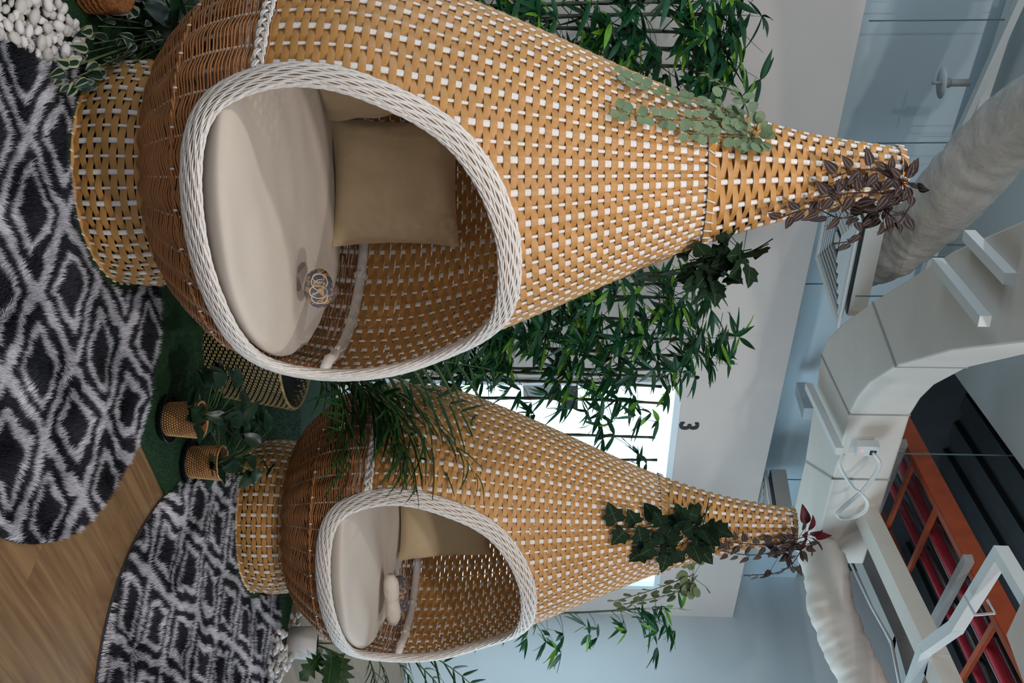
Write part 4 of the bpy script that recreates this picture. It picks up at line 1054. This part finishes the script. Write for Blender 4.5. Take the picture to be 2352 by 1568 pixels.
# controller with looped cable
p = at_z(1965, 1040, 3.02); p = Vector((.56, 5.93, 3.12)); o = empty('control_box', p, math.radians(40)); tag(o, 'white control box with dark screen and red light on the duct side', 'controller')
b_ = MB(); b_.box((0, -.02, 0), (.075, .05, .12)); b_.build('housing', M['metalw'], o, smooth=False)
b_ = MB(); b_.box((.01, -.047, .03), (.03, .004, .035)); b_.build('screen', M['screen'], o, smooth=False)
b_ = MB(); b_.tube([(-.005, -.045, -.03), (-.005, -.049, -.03)], .0035, 8); b_.build('indicator_light', M['led'], o)
cp = [(1935, 1040), (1925, 1062), (1935, 1085), (1955, 1115), (1975, 1130), (1990, 1150), (1985, 1170), (1960, 1185), (1930, 1188), (1922, 1178), (1945, 1155), (1980, 1125), (2010, 1085), (2018, 1060), (2005, 1040)]
y0 = 5.86
for j, dz in enumerate((0, .012)):
    pp = [tuple(at_y(a+4*j, b2+3*j, y0+.16*(b2-1040)/150)-p) for a, b2 in cp]; b_ = MB(); b_.tube(crom(pp, 6), .0075, 7); oo = b_.build('cable', M['metalw'], o); oo.rotation_euler = (0, 0, -math.radians(40))
# orange ladder cable tray
ZT_ = 3.55
def tray_pt(a): return at_z(a[0], a[1], ZT_)
t0, t1 = tray_pt((2062, 945)), tray_pt((2400, 1585)); td = (t1-t0).normalized(); tn = Vector((td.y, -td.x, 0)); 
if tn.x < 0: tn = -tn
tr = empty('cable_tray', t0); tag(tr, 'orange painted ladder cable tray running under the dark deck', 'cable tray')
L_ = (t1-t0).length+1.2; TWD = .85
for sgn, nm in ((0, 'side_rail'), (1, 'side_rail')):
    b_ = MB(); o_ = tn*(TWD*sgn); b_.beam(o_-td*.6, o_+td*L_, .012, .11); b_.beam(o_-td*.6+Vector((0, 0, -.055))+tn*(.02 if not sgn else -.02), o_+td*L_+Vector((0, 0, -.055))+tn*(.02 if not sgn else -.02), .04, .006); b_.build(nm, M['orange'], tr, smooth=False)
nr_ = int(L_/.47)
for i in range(nr_+1):
    b_ = MB(); q = td*(-.02+i*.47); b_.beam(q, q+tn*TWD-td*.30, .035, .022); b_.build('rung', M['orange'], tr, smooth=False)
def along_tray(name, label, cat, offn, zz, r, mt, s0=-.8):
    q = t0+tn*offn+td*s0; q.z = zz; b_ = MB(); b_.tube([(0, 0, 0), tuple(td*(L_+.9))], r, 10); o = b_.build(name, M[mt]); o.location = q; tag(o, label, cat)
along_tray('red_pipe', 'thick red pipe seen through the orange tray', 'pipe', .34, 3.60, .034, 'red')
along_tray('red_pipe', 'thinner red pipe farther behind the orange tray rungs', 'pipe', .58, 3.60, .024, 'red')
along_tray('dark_pipe', 'black cable bundle lying beside the thick red pipe', 'cable', .22, 3.60, .030, 'black')
along_tray('dark_pipe', 'black cable bundle between the two red pipes', 'cable', .46, 3.60, .026, 'black')
along_tray('pale_conduit', 'thin pale conduit between the red pipes', 'conduit', .41, 3.60, .010, 'greymet')
for i, (a, b2, lb_) in enumerate([((2225, 1282), (2135, 1450), 'grey steel strut under the orange tray between two rungs'), ((2075, 1015), (2010, 1180), 'grey steel strut under the orange tray beside the duct')]):
    p = at_z(*a, 3.468); q = at_z(*b2, 3.468); b_ = MB(); b_.beam((0, 0, 0), q-p, .045, .045); o = b_.build('strut_channel', M['greymet'], smooth=False); o.location = p; tag(o, lb_, 'bracket')
# grey trunking next to the tray, and white square conduit with bends
def boxrun(name, label, cat, pts, w_, h_, mt):
    c = Vector(pts[0]); root = empty(name, c); tag(root, label, cat)
    for i in range(len(pts)-1):
        b_ = MB(); d = (Vector(pts[i+1])-Vector(pts[i])).normalized()*w_*.25; b_.beam(Vector(pts[i])-c-(d if i else Vector()), Vector(pts[i+1])-c+d, w_, h_); b_.build('section', M[mt], root, smooth=False)
    return root
boxrun('cable_trunking', 'wide grey cable trunking running beside the orange tray', 'trunking', [at_z(1965, 1130, 3.25), at_z(2150, 1520, 3.25), at_z(2230, 1700, 3.25)], .13, .10, 'duct')
boxrun('white_conduit', 'white square conduit climbing in bends over the orange tray', 'conduit', [at_z(2085, 1600, 3.18), at_z(2125, 1490, 3.18), at_z(2195, 1440, 3.20), at_z(2300, 1270, 3.24), at_z(2400, 1440, 3.24)], .055, .055, 'metalw')
boxrun('steel_beam', 'pale grey steel beam behind the thin conduits by the far wall', 'beam', [at_z(1955, 1215, 3.60), at_z(2075, 1480, 3.60), at_z(2120, 1640, 3.6)], .12, .12, 'greymet')
b_ = MB(); p = at_z(1950, 1285, 3.45); pp = [(0, 0, 0)]+[tuple(at_z(a, b2, 3.45)-p) for a, b2 in ((2000, 1390), (2048, 1475), (2068, 1580))]; b_.tube(pp, .010, 8); o = b_.build('thin_conduit', M['metalw']); o.location = p; tag(o, 'thin pale conduit sloping beside the round flexible duct', 'conduit')
p = at_z(2213, 1375, 3.17); b_ = MB(); pp = [at_z(2214, 1368, 3.17), at_z(2240, 1412, 3.17), at_z(2285, 1408, 3.17), at_z(2268, 1378, 3.17)]; b_.tube([tuple(Vector(q)-p) for q in pp], .006, 7); o = b_.build('u_bolt', M['metalw']); o.location = p; tag(o, 'small white bent hanger bracket on the bent conduit', 'bracket')
p = at_z(2352, 1440, 3.15); b_ = MB(); b_.box((0, 0, 0), (.25, .25, .08), rot=.7); o = b_.build('junction_box', M['cream'], smooth=False); o.location = at_z(2385, 1480, 3.15); tag(o, 'cream box at the picture edge next to the orange tray', 'box')
